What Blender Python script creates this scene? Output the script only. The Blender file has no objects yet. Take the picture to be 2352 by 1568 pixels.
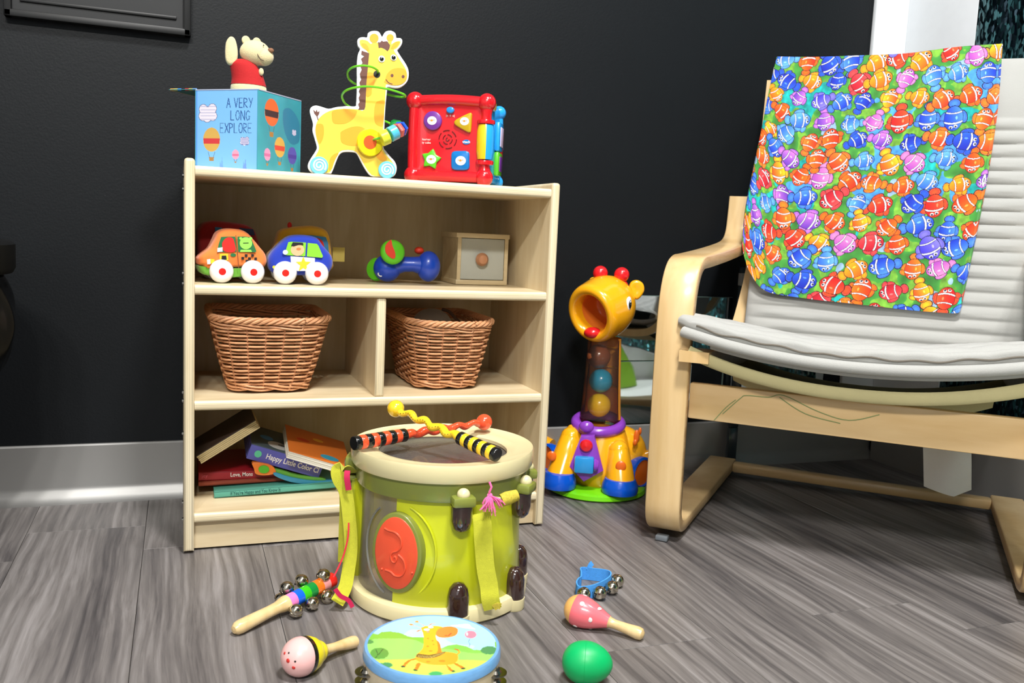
import bpy, bmesh, math, random
import numpy as np
from mathutils import Vector, Matrix
random.seed(7); RNG = np.random.default_rng(7)
scene = bpy.context.scene
COL = scene.collection
PI = math.pi

# ------------------------------------------------------------------ camera
F_PX, PITCH, ROLL, YAW = 2038.56, 0.120328, 0.045995, 0.360618
CAM = Vector((-0.00534, -1.45658, 0.53243))
def cam_axes():
    f = Vector((math.sin(YAW)*math.cos(PITCH), math.cos(YAW)*math.cos(PITCH), -math.sin(PITCH)))
    r = Vector((math.cos(YAW), -math.sin(YAW), 0)); u = r.cross(f)
    c, s = math.cos(ROLL), math.sin(ROLL)
    return c*r + s*u, -s*r + c*u, f
CR, CU, CF = cam_axes()
cam_data = bpy.data.cameras.new('camera'); cam = bpy.data.objects.new('camera', cam_data)
COL.objects.link(cam)
cam.matrix_world = Matrix(((CR.x, CU.x, -CF.x, CAM.x), (CR.y, CU.y, -CF.y, CAM.y), (CR.z, CU.z, -CF.z, CAM.z), (0, 0, 0, 1)))
cam_data.sensor_fit = 'HORIZONTAL'; cam_data.sensor_width = 36.0; cam_data.lens = 36.0*F_PX/2352.0
cam_data.clip_start = 0.02; cam_data.clip_end = 50
cam_data.dof.use_dof = True; cam_data.dof.focus_distance = 1.38; cam_data.dof.aperture_fstop = 9.0
scene.camera = cam

# ------------------------------------------------------------------ world, lights, exposure
world = bpy.data.worlds.new('world'); scene.world = world; world.use_nodes = True
world.node_tree.nodes['Background'].inputs[0].default_value = (0.8, 0.87, 1, 1)
world.node_tree.nodes['Background'].inputs[1].default_value = 0.2
vs = scene.view_settings
vs.view_transform = 'Standard'; vs.look = 'None'; vs.gamma = 1.0; vs.use_curve_mapping = False
vs.exposure = 0.14
def area(name, loc, target, w, h, power, color=(1, 1, 1)):
    d = bpy.data.lights.new(name, 'AREA'); d.shape = 'RECTANGLE'; d.size = w; d.size_y = h; d.energy = power; d.color = color
    o = bpy.data.objects.new(name, d); COL.objects.link(o); o.location = loc
    o.rotation_euler = (Vector(target)-Vector(loc)).to_track_quat('-Z', 'Y').to_euler(); return o
area('ceiling_lamp_light', (0.40, -1.15, 2.42), (0.45, -0.1, 0.0), 0.28, 0.28, 60, (1.0, 0.98, 0.955))
area('ceiling_lamp_light', (1.35, -0.95, 2.42), (1.0, -0.1, 0.0), 0.3, 0.3, 11, (0.95, 0.98, 1.0))
area('ceiling_lamp_light', (-0.75, -2.7, 2.42), (0.3, 0, 0.5), 0.12, 0.12, 23, (1.0, 0.98, 0.94))
area('ceiling_lamp_light', (-0.45, -2.75, 2.42), (0.3, 0, 0.5), 0.12, 0.12, 23, (1.0, 0.98, 0.94))
area('ceiling_lamp_light', (-0.15, -2.8, 2.42), (0.3, 0, 0.5), 0.12, 0.12, 23, (1.0, 0.98, 0.94))
area('soft_fill_light', (-1.0, -3.55, 1.5), (0.4, 0, 0.4), 2.0, 1.4, 12, (0.86, 0.94, 1.0))  # added soft fill from behind the camera; the front wall has no window

# ------------------------------------------------------------------ back-projection onto real planes
def ray(u, v):
    d = CR*((u-1176)/F_PX) + CU*(-(v-784)/F_PX) + CF
    return d.normalized()
def on_plane(u, v, P, n):
    d = ray(u, v); t = (Vector(P)-CAM).dot(n)/d.dot(n); return CAM + d*t
def on_z(u, v, z=0.0): return on_plane(u, v, (0, 0, z), Vector((0, 0, 1)))
def on_y(u, v, y): return on_plane(u, v, (0, y, 0), Vector((0, 1, 0)))
class Frame:
    """a thing's own axes: x to its right, y away, z up"""
    def __init__(s, origin, ang=0.0):
        s.M = Matrix.Translation(Vector(origin)) @ Matrix.Rotation(ang, 4, 'Z'); s.I = s.M.inverted()
        s.X = Vector((math.cos(ang), math.sin(ang), 0)); s.Y = Vector((-math.sin(ang), math.cos(ang), 0)); s.O = Vector(origin); s.ang = ang
    def uv(s, u, v, y=0.0):
        q = s.I @ on_plane(u, v, s.O + s.Y*y, s.Y); return (q.x, q.z)
    def uv3(s, u, v, y=0.0):
        a = s.uv(u, v, y); return Vector((a[0], y, a[1]))
    def flat(s, u, v, z):
        q = s.I @ on_z(u, v, s.O.z+z); return Vector((q.x, q.y, z))
def view_angle(P): return -math.atan2(P[0]-CAM.x, P[1]-CAM.y)
def facing(P, extra=0.0): return Frame(P, view_angle(P)+extra)

# ------------------------------------------------------------------ materials
def lin(c):
    if isinstance(c, str): c = tuple(int(c[i:i+2], 16) for i in (0, 2, 4))
    return tuple(((x/255)/12.92 if x/255 <= .04045 else ((x/255+.055)/1.055)**2.4) for x in c)
MATS = {}
def mat(name, c, rough=.5, metal=0, coat=0, var=0.0, vscale=30, bump=0.0, bscale=200, sub=0, sheen=0, spec=.5, stretch=(1, 1, 1)):
    if name in MATS: return MATS[name]
    m = bpy.data.materials.new(name); m.use_nodes = True; nt = m.node_tree; b = nt.nodes['Principled BSDF']
    c = lin(c); b.inputs['Base Color'].default_value = (*c, 1); b.inputs['Roughness'].default_value = rough; b.inputs['Metallic'].default_value = metal
    b.inputs['Coat Weight'].default_value = coat; b.inputs['Coat Roughness'].default_value = .08; b.inputs['Sheen Weight'].default_value = sheen
    b.inputs['Specular IOR Level'].default_value = spec
    if sub: b.inputs['Subsurface Weight'].default_value = sub; b.inputs['Subsurface Radius'].default_value = (.004, .003, .002)
    tc = nt.nodes.new('ShaderNodeTexCoord'); mp = nt.nodes.new('ShaderNodeMapping'); mp.inputs['Scale'].default_value = stretch
    nt.links.new(tc.outputs['Object'], mp.inputs[0])
    var = var or .05
    n = nt.nodes.new('ShaderNodeTexNoise'); n.inputs['Scale'].default_value = vscale; n.inputs['Detail'].default_value = 3; nt.links.new(mp.outputs[0], n.inputs[0])
    mx = nt.nodes.new('ShaderNodeMix'); mx.data_type = 'RGBA'
    mx.inputs[6].default_value = (*[x*(1-var) for x in c], 1); mx.inputs[7].default_value = (*[min(1, x*(1+var)) for x in c], 1)
    nt.links.new(n.outputs[0], mx.inputs[0]); nt.links.new(mx.outputs[2], b.inputs['Base Color'])
    if bump:
        n2 = nt.nodes.new('ShaderNodeTexNoise'); n2.inputs['Scale'].default_value = bscale; n2.inputs['Detail'].default_value = 2; nt.links.new(mp.outputs[0], n2.inputs[0])
        bp = nt.nodes.new('ShaderNodeBump'); bp.inputs['Strength'].default_value = bump; bp.inputs['Distance'].default_value = .001
        nt.links.new(n2.outputs[0], bp.inputs['Height']); nt.links.new(bp.outputs[0], b.inputs['Normal'])
    MATS[name] = m; return m
def wood(name, light, dark, axis='X', rough=.42, ply=None, ply_w=.016, coat=.15, fine=1.0):
    """pale veneer; ply='Z' or 'X' gives glued plies across that axis"""
    if name in MATS: return MATS[name]
    m = bpy.data.materials.new(name); m.use_nodes = True; nt = m.node_tree; b = nt.nodes['Principled BSDF']
    b.inputs['Roughness'].default_value = rough; b.inputs['Coat Weight'].default_value = coat; b.inputs['Coat Roughness'].default_value = .2
    tc = nt.nodes.new('ShaderNodeTexCoord'); mp = nt.nodes.new('ShaderNodeMapping'); nt.links.new(tc.outputs['Object'], mp.inputs[0])
    s = {'X': (.12, 1, 1), 'Y': (1, .12, 1), 'Z': (1, 1, .12)}[axis]; mp.inputs['Scale'].default_value = s
    n = nt.nodes.new('ShaderNodeTexNoise'); n.inputs['Scale'].default_value = 22*fine; n.inputs['Detail'].default_value = 5; n.inputs['Distortion'].default_value = .8
    nt.links.new(mp.outputs[0], n.inputs[0])
    n2 = nt.nodes.new('ShaderNodeTexNoise'); n2.inputs['Scale'].default_value = 160*fine; n2.inputs['Detail'].default_value = 3; nt.links.new(mp.outputs[0], n2.inputs[0])
    ad = nt.nodes.new('ShaderNodeMath'); ad.operation = 'MULTIPLY_ADD'; ad.inputs[1].default_value = .25; nt.links.new(n2.outputs[0], ad.inputs[0]); nt.links.new(n.outputs[0], ad.inputs[2])
    cr = nt.nodes.new('ShaderNodeValToRGB'); cr.color_ramp.elements[0].position = .42; cr.color_ramp.elements[1].position = .78
    cr.color_ramp.elements[0].color = (*lin(light), 1); cr.color_ramp.elements[1].color = (*lin(dark), 1)
    nt.links.new(ad.outputs[0], cr.inputs[0]); out = cr.outputs[0]
    if ply:
        sp = nt.nodes.new('ShaderNodeSeparateXYZ'); nt.links.new(tc.outputs['Object'], sp.inputs[0])
        ma = nt.nodes.new('ShaderNodeMath'); ma.operation = 'MULTIPLY_ADD'; ma.inputs[1].default_value = 1/ply_w; ma.inputs[2].default_value = .5
        nt.links.new(sp.outputs[{'X': 0, 'Y': 1, 'Z': 2}[ply]], ma.inputs[0])
        r2 = nt.nodes.new('ShaderNodeValToRGB'); r2.color_ramp.interpolation = 'CONSTANT'
        vals = [(0, .86), (.18, 1.0), (.34, .8), (.4, 1.0), (.52, .72), (.57, .98), (.74, .84), (.82, 1.0)]
        while len(r2.color_ramp.elements) < len(vals): r2.color_ramp.elements.new(.5)
        for e, (q, g) in zip(r2.color_ramp.elements, vals): e.position = q; e.color = (g, g*.985, g*.95, 1)
        nt.links.new(ma.outputs[0], r2.inputs[0])
        mx = nt.nodes.new('ShaderNodeMix'); mx.data_type = 'RGBA'; mx.blend_type = 'MULTIPLY'; mx.inputs[0].default_value = 1
        nt.links.new(out, mx.inputs[6]); nt.links.new(r2.outputs[0], mx.inputs[7]); out = mx.outputs[2]
    nt.links.new(out, b.inputs['Base Color']); MATS[name] = m; return m
def clear(name, tint=(255, 255, 255), gloss=.12, alpha=.0):
    if name in MATS: return MATS[name]
    m = bpy.data.materials.new(name); m.use_nodes = True; nt = m.node_tree; nt.nodes.remove(nt.nodes['Principled BSDF'])
    o = nt.nodes['Material Output']; t = nt.nodes.new('ShaderNodeBsdfTransparent'); t.inputs[0].default_value = (*lin(tint), 1)
    g = nt.nodes.new('ShaderNodeBsdfGlossy'); g.inputs['Roughness'].default_value = gloss
    d = nt.nodes.new('ShaderNodeBsdfDiffuse'); d.inputs[0].default_value = (.6, .6, .6, 1)
    fr = nt.nodes.new('ShaderNodeFresnel'); fr.inputs[0].default_value = 1.5
    nz = nt.nodes.new('ShaderNodeTexNoise'); nz.inputs['Scale'].default_value = 60; bp = nt.nodes.new('ShaderNodeBump'); bp.inputs['Strength'].default_value = .25; bp.inputs['Distance'].default_value = .002
    nt.links.new(nz.outputs[0], bp.inputs['Height']); nt.links.new(bp.outputs[0], g.inputs['Normal'])
    m0 = nt.nodes.new('ShaderNodeMixShader'); m0.inputs[0].default_value = alpha; nt.links.new(t.outputs[0], m0.inputs[1]); nt.links.new(d.outputs[0], m0.inputs[2])
    mx = nt.nodes.new('ShaderNodeMixShader'); nt.links.new(fr.outputs[0], mx.inputs[0]); nt.links.new(m0.outputs[0], mx.inputs[1]); nt.links.new(g.outputs[0], mx.inputs[2])
    nt.links.new(mx.outputs[0], o.inputs[0]); MATS[name] = m; return m
def printed(name, rough=.5, coat=0, bump=0):
    if name in MATS: return MATS[name]
    m = mat(name, (128, 128, 128), rough, coat=coat, bump=bump, bscale=900); nt = m.node_tree
    a = nt.nodes.new('ShaderNodeAttribute'); a.attribute_name = 'print'; nt.links.new(a.outputs['Color'], nt.nodes['Principled BSDF'].inputs['Base Color']); return m
plastic = lambda n, c, **k: mat(n, c, rough=k.pop('rough', .25), coat=k.pop('coat', .4), var=.04, vscale=20, **k)

# ------------------------------------------------------------------ mesh builder
def smooth_poly(pts, n=4, closed=True):
    out = []; N = len(pts)
    for i in range(N if closed else N-1):
        p0, p1, p2, p3 = (pts[(i-1) % N], pts[i], pts[(i+1) % N], pts[(i+2) % N]) if closed else (pts[max(i-1, 0)], pts[i], pts[i+1], pts[min(i+2, N-1)])
        for k in range(n):
            t = k/n
            out.append(tuple(.5*((2*p1[j])+(-p0[j]+p2[j])*t+(2*p0[j]-5*p1[j]+4*p2[j]-p3[j])*t*t+(-p0[j]+3*p1[j]-3*p2[j]+p3[j])*t**3) for j in range(len(p1))))
    if not closed: out.append(tuple(pts[-1]))
    return out
def T(x=0, y=0, z=0): return Matrix.Translation((x, y, z))
def R(a, ax): return Matrix.Rotation(a, 4, ax)
def S(x, y=None, z=None):
    y = x if y is None else y; z = x if z is None else z
    return Matrix.Diagonal((x, y, z, 1))
def aim(P, Q, up=(0, 0, 1)):
    """matrix whose local z runs from P to Q"""
    P = Vector(P); d = (Vector(Q)-P).normalized(); return Matrix.Translation(P) @ d.to_track_quat('Z', 'Y').to_matrix().to_4x4()
class MB:
    def __init__(s): s.v = []; s.f = []; s.m = []
    def add(s, verts, faces, mi=0, M=None):
        o = len(s.v)
        if M is not None: verts = [M @ Vector(q) for q in verts]
        s.v += [tuple(q) for q in verts]; s.f += [tuple(i+o for i in f) for f in faces]
        s.m += (mi if isinstance(mi, list) else [mi]*len(faces)); return s
    def bm(s, bm, mi=0, M=None):
        bm.verts.index_update(); s.add([v.co[:] for v in bm.verts], [[v.index for v in f.verts] for f in bm.faces], mi, M); bm.free(); return s
    def box(s, c, d, bev=0, seg=2, mi=0, M=None):
        b = bmesh.new(); bmesh.ops.create_cube(b, size=1)
        for v in b.verts: v.co = Vector((v.co.x*d[0]+c[0], v.co.y*d[1]+c[1], v.co.z*d[2]+c[2]))
        if bev: bmesh.ops.bevel(b, geom=b.edges[:], offset=min(bev, min(d)*.49), segments=seg, profile=.5, affect='EDGES')
        return s.bm(b, mi, M)
    def prism(s, poly, y0, y1, bev=0, mi=0, M=None, seg=2):
        """polygon in local x,z extruded along y (y0 front)"""
        b = bmesh.new(); vs = [b.verts.new((p[0], y0, p[1])) for p in poly]; f = b.faces.new(vs)
        r = bmesh.ops.extrude_face_region(b, geom=[f]); 
        for v in [g for g in r['geom'] if isinstance(g, bmesh.types.BMVert)]: v.co.y = y1
        bmesh.ops.recalc_face_normals(b, faces=b.faces[:])
        if bev:
            ed = [e for e in b.edges if abs(e.verts[0].co.y-e.verts[1].co.y) < 1e-7]
            bmesh.ops.bevel(b, geom=ed, offset=bev, segments=seg, profile=.5, affect='EDGES')
        bmesh.ops.triangulate(b, faces=[f for f in b.faces if len(f.verts) > 4])
        return s.bm(b, mi, M)
    def lathe(s, prof, n=32, mi=0, M=None, a0=0, a1=2*PI, mis=None):
        full = abs(a1-a0-2*PI) < 1e-6; k = n if full else n+1; vs = []; fs = []; ms = []
        for j in range(k):
            a = a0+(a1-a0)*j/n
            for r, z in prof: vs.append((max(r, 1e-5)*math.cos(a), max(r, 1e-5)*math.sin(a), z))
        L = len(prof)
        for j in range(n):
            j2 = (j+1) % k
            for i in range(L-1):
                fs.append((j*L+i, j2*L+i, j2*L+i+1, j*L+i+1)); ms.append(mis[i] if mis else mi)
        return s.add(vs, fs, ms, M)
    def ball(s, c, r, n=20, mi=0, M=None):
        r = (r, r, r) if not hasattr(r, '__len__') else r; m = n//2
        prof = [(math.sin(PI*i/m), -math.cos(PI*i/m)) for i in range(m+1)]
        return s.lathe(prof, n, mi, (M or Matrix()) @ T(*c) @ S(*r))
    def tube(s, path, r, n=8, mi=0, closed=False, M=None, cap=True, flat=None, mis=None):
        P = [Vector(q) for q in path]; N = len(P); vs = []; fs = []; ms = []; prev = None
        for i in range(N):
            if closed: t = (P[(i+1) % N]-P[i-1])
            else: t = P[min(i+1, N-1)]-P[max(i-1, 0)]
            t = t.normalized() if t.length > 1e-9 else Vector((0, 0, 1))
            if prev is None:
                a = Vector((0, 0, 1)) if abs(t.z) < .9 else Vector((1, 0, 0)); nn = (a - t*a.dot(t)).normalized()
            else: nn = (prev - t*prev.dot(t)).normalized()
            prev = nn; bb = t.cross(nn); ri = r[i] if hasattr(r, '__len__') else r
            fa, fb = flat if flat else (1, 1)
            for k in range(n):
                a = 2*PI*k/n; vs.append(P[i]+nn*(math.cos(a)*ri*fa)+bb*(math.sin(a)*ri*fb))
        for i in range(N if closed else N-1):
            i2 = (i+1) % N
            for k in range(n): fs.append((i*n+k, i*n+(k+1) % n, i2*n+(k+1) % n, i2*n+k)); ms.append(mis[i] if mis else mi)
        if cap and not closed:
            fs.append(tuple(range(n))[::-1]); fs.append(tuple((N-1)*n+k for k in range(n))); ms += [ms[0], ms[-1]]
        return s.add(vs, fs, ms, M)
    def puff(s, poly, y0, y1, r, n=4, mi=0, M=None, dome=0.0):
        """rounded slab from outline in x,z: shrinks towards its middle at both faces by r"""
        cx = sum(p[0] for p in poly)/len(poly); cz = sum(p[1] for p in poly)/len(poly)
        size = max(math.hypot(p[0]-cx, p[1]-cz) for p in poly); L = len(poly); rings = []
        def ring(ins, y): rings.append([(cx+(p[0]-cx)*(1-ins/size), y, cz+(p[1]-cz)*(1-ins/size)) for p in poly])
        rings_mid = []
        ring(r+ (size-r)*.5, y0-dome*.8); 
        for k in range(n+1):
            a = PI/2*k/n; ring(r*(1-math.sin(a)), y0+r*(1-math.cos(a)))
        for k in range(n, -1, -1):
            a = PI/2*k/n; ring(r*(1-math.sin(a)), y1-r*(1-math.cos(a)))
        ring(r+(size-r)*.5, y1+dome*.8)
        vs = [q for rg in rings for q in rg]; fs = []
        for j in range(len(rings)-1):
            for i in range(L): i2 = (i+1) % L; fs.append((j*L+i, j*L+i2, (j+1)*L+i2, (j+1)*L+i))
        a = len(vs); vs += [(cx, y0-dome, cz), (cx, y1+dome, cz)]; e = (len(rings)-1)*L
        for i in range(L): i2 = (i+1) % L; fs += [(a, i2, i), (a+1, e+i, e+i2)]
        return s.add(vs, fs, mi, M)
    def grid(s, fn, nu, nv, mi=0, cu=False, cv=False, M=None):
        vs = []; fs = []; ku = nu if cu else nu+1; kv = nv if cv else nv+1
        for j in range(kv):
            for i in range(ku): vs.append(fn(i/nu, j/nv))
        for j in range(nv):
            for i in range(nu):
                i2 = (i+1) % ku; j2 = (j+1) % kv; fs.append((j*ku+i, j*ku+i2, j2*ku+i2, j2*ku+i))
        return s.add(vs, fs, mi, M)
    def build(s, name, mats, parent=None, ang=40, loc=None):
        me = bpy.data.meshes.new(name); me.from_pydata(s.v, [], s.f)
        for m in (mats if isinstance(mats, (list, tuple)) else [mats]): me.materials.append(m)
        me.polygons.foreach_set('material_index', s.m)
        b = bmesh.new(); b.from_mesh(me); bmesh.ops.recalc_face_normals(b, faces=b.faces[:]); b.to_mesh(me); b.free()
        me.polygons.foreach_set('use_smooth', [True]*len(me.polygons)); me.set_sharp_from_angle(angle=math.radians(ang)); me.update()
        o = bpy.data.objects.new(name, me); COL.objects.link(o)
        if parent is not None: o.parent = parent
        if loc is not None: o.location = loc
        return o
def thing(name, label, cat, fr=None, group=None):
    o = bpy.data.objects.new(name, None); COL.objects.link(o); o.empty_display_size = .03
    if fr is not None: o.location = fr.O; o.rotation_euler = (0, 0, fr.ang)
    return tag(o, label, cat, group)
def tag(o, label=None, cat=None, group=None, kind=None):
    if label: o['label'] = label
    if cat: o['category'] = cat
    if group: o['group'] = group
    if kind: o['kind'] = kind
    return o
def decal(parent, name, poly, y, m, th=.0006, sm=0, label=None):
    if sm: poly = smooth_poly(poly, sm)
    o = MB().prism(poly, y-th, y+th*.2).build(name, m, parent)
    if label: o['label'] = label
    return o
def circ(c, r, n=24, r2=None, rot=0):
    r2 = r if r2 is None else r2; out = []
    for k in range(n):
        a = 2*PI*k/n; x, z = r*math.cos(a), r2*math.sin(a); out.append((c[0]+x*math.cos(rot)-z*math.sin(rot), c[1]+x*math.sin(rot)+z*math.cos(rot)))
    return out
def text(parent, s, size, m, M, name='lettering', ext=.0003, align='CENTER', sx=1.0, bold=0):
    cu = bpy.data.curves.new('t', 'FONT'); cu.body = s; cu.size = size; cu.extrude = ext; cu.align_x = align; cu.align_y = 'CENTER'; cu.offset = bold; cu.resolution_u = 3
    t = bpy.data.objects.new('t', cu); COL.objects.link(t); dg = bpy.context.evaluated_depsgraph_get()
    me = bpy.data.meshes.new_from_object(t.evaluated_get(dg)); bpy.data.objects.remove(t); bpy.data.curves.remove(cu)
    me.transform(M @ S(sx, 1, 1)); me.materials.clear(); me.materials.append(m)
    o = bpy.data.objects.new(name, me); COL.objects.link(o)
    if parent is not None: o.parent = parent
    return o
FRONT = R(PI/2, 'X')     # text lying in x,y stands up in x,z, facing -y
def copy_tree(o, parent=None, loc=None):
    c = o.copy(); COL.objects.link(c)
    if parent is not None: c.parent = parent
    if loc is not None: c.location = loc
    for ch in list(o.children): copy_tree(ch, c)
    return c

# ------------------------------------------------------------------ print painting on vertices
class Canvas:
    def __init__(s, w, h, c=(255, 255, 255)):
        s.w, s.h = w, h; s.a = np.empty((h, w, 3)); s.a[:] = c; s.Y, s.X = np.mgrid[0:h, 0:w].astype(float)
    def poly(s, pts, c, sm=0):
        if sm: pts = smooth_poly(pts, sm)
        x0 = max(int(min(p[0] for p in pts)), 0); x1 = min(int(max(p[0] for p in pts))+2, s.w); y0 = max(int(min(p[1] for p in pts)), 0); y1 = min(int(max(p[1] for p in pts))+2, s.h)
        if x1 <= x0 or y1 <= y0: return
        X = s.X[y0:y1, x0:x1]; Y = s.Y[y0:y1, x0:x1]; ins = np.zeros(X.shape, bool); n = len(pts)
        for i in range(n):
            xa, ya = pts[i][:2]; xb, yb = pts[(i+1) % n][:2]
            if ya == yb: continue
            cnd = ((ya > Y) != (yb > Y)) & (X < (xb-xa)*(Y-ya)/(yb-ya)+xa); ins ^= cnd
        s.a[y0:y1, x0:x1][ins] = c
    def ell(s, x, y, rx, ry, c, rot=0, ring=None):
        m = max(rx, ry)+2; x0, x1, y0, y1 = max(int(x-m), 0), min(int(x+m)+1, s.w), max(int(y-m), 0), min(int(y+m)+1, s.h)
        if x1 <= x0 or y1 <= y0: return
        X = s.X[y0:y1, x0:x1]-x; Y = s.Y[y0:y1, x0:x1]-y; a = (X*math.cos(rot)+Y*math.sin(rot))/rx; b = (-X*math.sin(rot)+Y*math.cos(rot))/ry
        d = a*a+b*b; k = d < 1
        if ring: k &= d > (1-ring)**2
        s.a[y0:y1, x0:x1][k] = c
    def line(s, pts, wd, c):
        for (xa, ya), (xb, yb) in zip(pts[:-1], pts[1:]):
            n = max(2, int(math.hypot(xb-xa, yb-ya)/max(wd*.35, .5)))
            for k in range(n+1): s.ell(xa+(xb-xa)*k/n, ya+(yb-ya)*k/n, wd/2+.3, wd/2+.3, c)
    def apply(s, o, uvs):
        """uvs: per-vertex canvas coordinates in 0..1 (0,0 top left)"""
        a = np.clip(s.a/255, 0, 1); a = np.where(a <= .04045, a/12.92, ((a+.055)/1.055)**2.4)
        uvs = np.array(uvs); i = np.clip((uvs[:, 0]*(s.w-1)+.5).astype(int), 0, s.w-1); j = np.clip((uvs[:, 1]*(s.h-1)+.5).astype(int), 0, s.h-1)
        col = np.ones((len(uvs), 4), np.float32); col[:, :3] = a[j, i]
        at = o.data.color_attributes.new('print', 'FLOAT_COLOR', 'POINT'); at.data.foreach_set('color', col.ravel())
def fbm(h, w, cells, seed=0, oct=3):
    g = np.random.default_rng(seed); out = np.zeros((h, w)); amp = 1
    for o in range(oct):
        n = cells*2**o; r = g.random((n+2, n+2)); y = np.linspace(0, n, h); x = np.linspace(0, n, w); yi = y.astype(int); xi = x.astype(int); fy = (y-yi)[:, None]; fx = (x-xi)[None]
        fy = fy*fy*(3-2*fy); fx = fx*fx*(3-2*fx)
        out += amp*((r[yi][:, xi]*(1-fx)+r[yi][:, xi+1]*fx)*(1-fy)+(r[yi+1][:, xi]*(1-fx)+r[yi+1][:, xi+1]*fx)*fy); amp *= .5
    return out/out.max()
# ------------------------------------------------------------------ the room
WY, WX = .328, 1.665            # back wall face, right wall face
XL, YF, ZC = -1.95, -3.7, 2.5
def struct(name, mb, m, parent=None, **k):
    o = mb.build(name, m, parent, **k)
    if parent is None: o['kind'] = 'structure'
    return o
def black_paint():
    m = mat('black_wall_paint', (16, 19, 22), rough=.5, var=.12, vscale=3, bump=.25, bscale=260, spec=.22); nt = m.node_tree; return m
BLACK = black_paint(); GREYW = mat('far_wall_paint', (196, 198, 198), .8); CEIL = mat('ceiling_paint', (225, 225, 222), .9)
struct('wall_back', MB().box((( XL+WX)/2, WY+.05, ZC/2), (WX-XL+.3, .1, ZC)), BLACK)
struct('wall_right', MB().box((WX+.05, (YF+WY)/2, ZC/2), (.1, WY-YF, ZC)), BLACK)
struct('wall_left', MB().box((XL-.05, (YF+WY)/2, ZC/2), (.1, WY-YF, ZC)), GREYW)
struct('wall_front', MB().box(((XL+WX)/2, YF-.05, ZC/2), (WX-XL+.2, .1, ZC)), GREYW)
struct('ceiling', MB().box(((XL+WX)/2, (YF+WY)/2, ZC+.05), (WX-XL+.2, WY-YF+.2, .1)), CEIL)
# vinyl plank floor
def floor_mat():
    m = bpy.data.materials.new('grey_plank_vinyl'); m.use_nodes = True; nt = m.node_tree; b = nt.nodes['Principled BSDF']; N = nt.nodes.new; L = nt.links.new
    tc = N('ShaderNodeTexCoord'); oi = N('ShaderNodeObjectInfo'); cx = N('ShaderNodeCombineXYZ')
    ml = N('ShaderNodeMath'); ml.operation = 'MULTIPLY'; ml.inputs[1].default_value = 37.0; L(oi.outputs['Random'], ml.inputs[0]); L(ml.outputs[0], cx.inputs[2]); L(ml.outputs[0], cx.inputs[0])
    va = N('ShaderNodeVectorMath'); va.operation = 'ADD'; L(tc.outputs['Object'], va.inputs[0]); L(cx.outputs[0], va.inputs[1])
    mp = N('ShaderNodeMapping'); mp.inputs['Scale'].default_value = (1, .22, 1); L(va.outputs[0], mp.inputs[0])
    wn = N('ShaderNodeTexNoise'); wn.inputs['Scale'].default_value = 7; wn.inputs['Detail'].default_value = 2; L(mp.outputs[0], wn.inputs[0])
    # warp for cathedral grain
    ws = N('ShaderNodeVectorMath'); ws.operation = 'SCALE'; ws.inputs['Scale'].default_value = .05; L(wn.outputs['Color'], ws.inputs[0])
    wa = N('ShaderNodeVectorMath'); wa.operation = 'ADD'; L(mp.outputs[0], wa.inputs[0]); L(ws.outputs[0], wa.inputs[1])
    m2 = N('ShaderNodeMapping'); m2.inputs['Scale'].default_value = (1, .12, 1); L(wa.outputs[0], m2.inputs[0])
    g1 = N('ShaderNodeTexNoise'); g1.inputs['Scale'].default_value = 95; g1.inputs['Detail'].default_value = 6; g1.inputs['Roughness'].default_value = .65; L(m2.outputs[0], g1.inputs[0])
    g2 = N('ShaderNodeTexNoise'); g2.inputs['Scale'].default_value = 14; g2.inputs['Detail'].default_value = 3; L(m2.outputs[0], g2.inputs[0])
    g3 = N('ShaderNodeTexWave'); g3.inputs['Scale'].default_value = 20; g3.inputs['Distortion'].default_value = 5; g3.inputs['Detail'].default_value = 3; g3.inputs['Detail Scale'].default_value = 1.5; L(wa.outputs[0], g3.inputs[0])
    s1 = N('ShaderNodeMath'); s1.operation = 'MULTIPLY_ADD'; s1.inputs[1].default_value = .62; L(g1.outputs[0], s1.inputs[0])
    s2 = N('ShaderNodeMath'); s2.operation = 'MULTIPLY_ADD'; s2.inputs[1].default_value = .55; L(g2.outputs[0], s2.inputs[0]); L(s2.outputs[0], s1.inputs[2])
    s3 = N('ShaderNodeMath'); s3.operation = 'MULTIPLY_ADD'; s3.inputs[1].default_value = .05; s3.inputs[2].default_value = -.13; L(g3.outputs[0], s3.inputs[0]); L(s3.outputs[0], s2.inputs[2])
    s4 = N('ShaderNodeMath'); s4.operation = 'MULTIPLY_ADD'; s4.inputs[1].default_value = .09; L(oi.outputs['Random'], s4.inputs[0]); L(s1.outputs[0], s4.inputs[2])
    cr = N('ShaderNodeValToRGB'); e = cr.color_ramp.elements
    e[0].position = .26; e[0].color = (*lin((54, 52, 53)), 1); e[1].position = .70; e[1].color = (*lin((150, 145, 144)), 1)
    q = e.new(.40); q.color = (*lin((84, 80, 80)), 1); q = e.new(.54); q.color = (*lin((116, 111, 109)), 1)
    L(s4.outputs[0], cr.inputs[0]); L(cr.outputs[0], b.inputs['Base Color']); b.inputs['Roughness'].default_value = .42; b.inputs['Specular IOR Level'].default_value = .4
    bp = N('ShaderNodeBump'); bp.inputs['Strength'].default_value = .25; bp.inputs['Distance'].default_value = .001; L(g1.outputs[0], bp.inputs['Height']); L(bp.outputs[0], b.inputs['Normal'])
    return m
FLOORM = floor_mat()
floor = struct('floor', MB().box(((XL+WX)/2, (YF+WY)/2, -.03), (WX-XL+.2, WY-YF+.2, .05)), mat('floor_joint_dark', (58, 55, 54), .8))
PWID, PLEN = .184, 1.22; seam0 = .675
joints = {0: -.48, 2: -.455, -4: .16, -5: .03}     # column index counted from the seam at x=.675 (column 0 is left of it)
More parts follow.
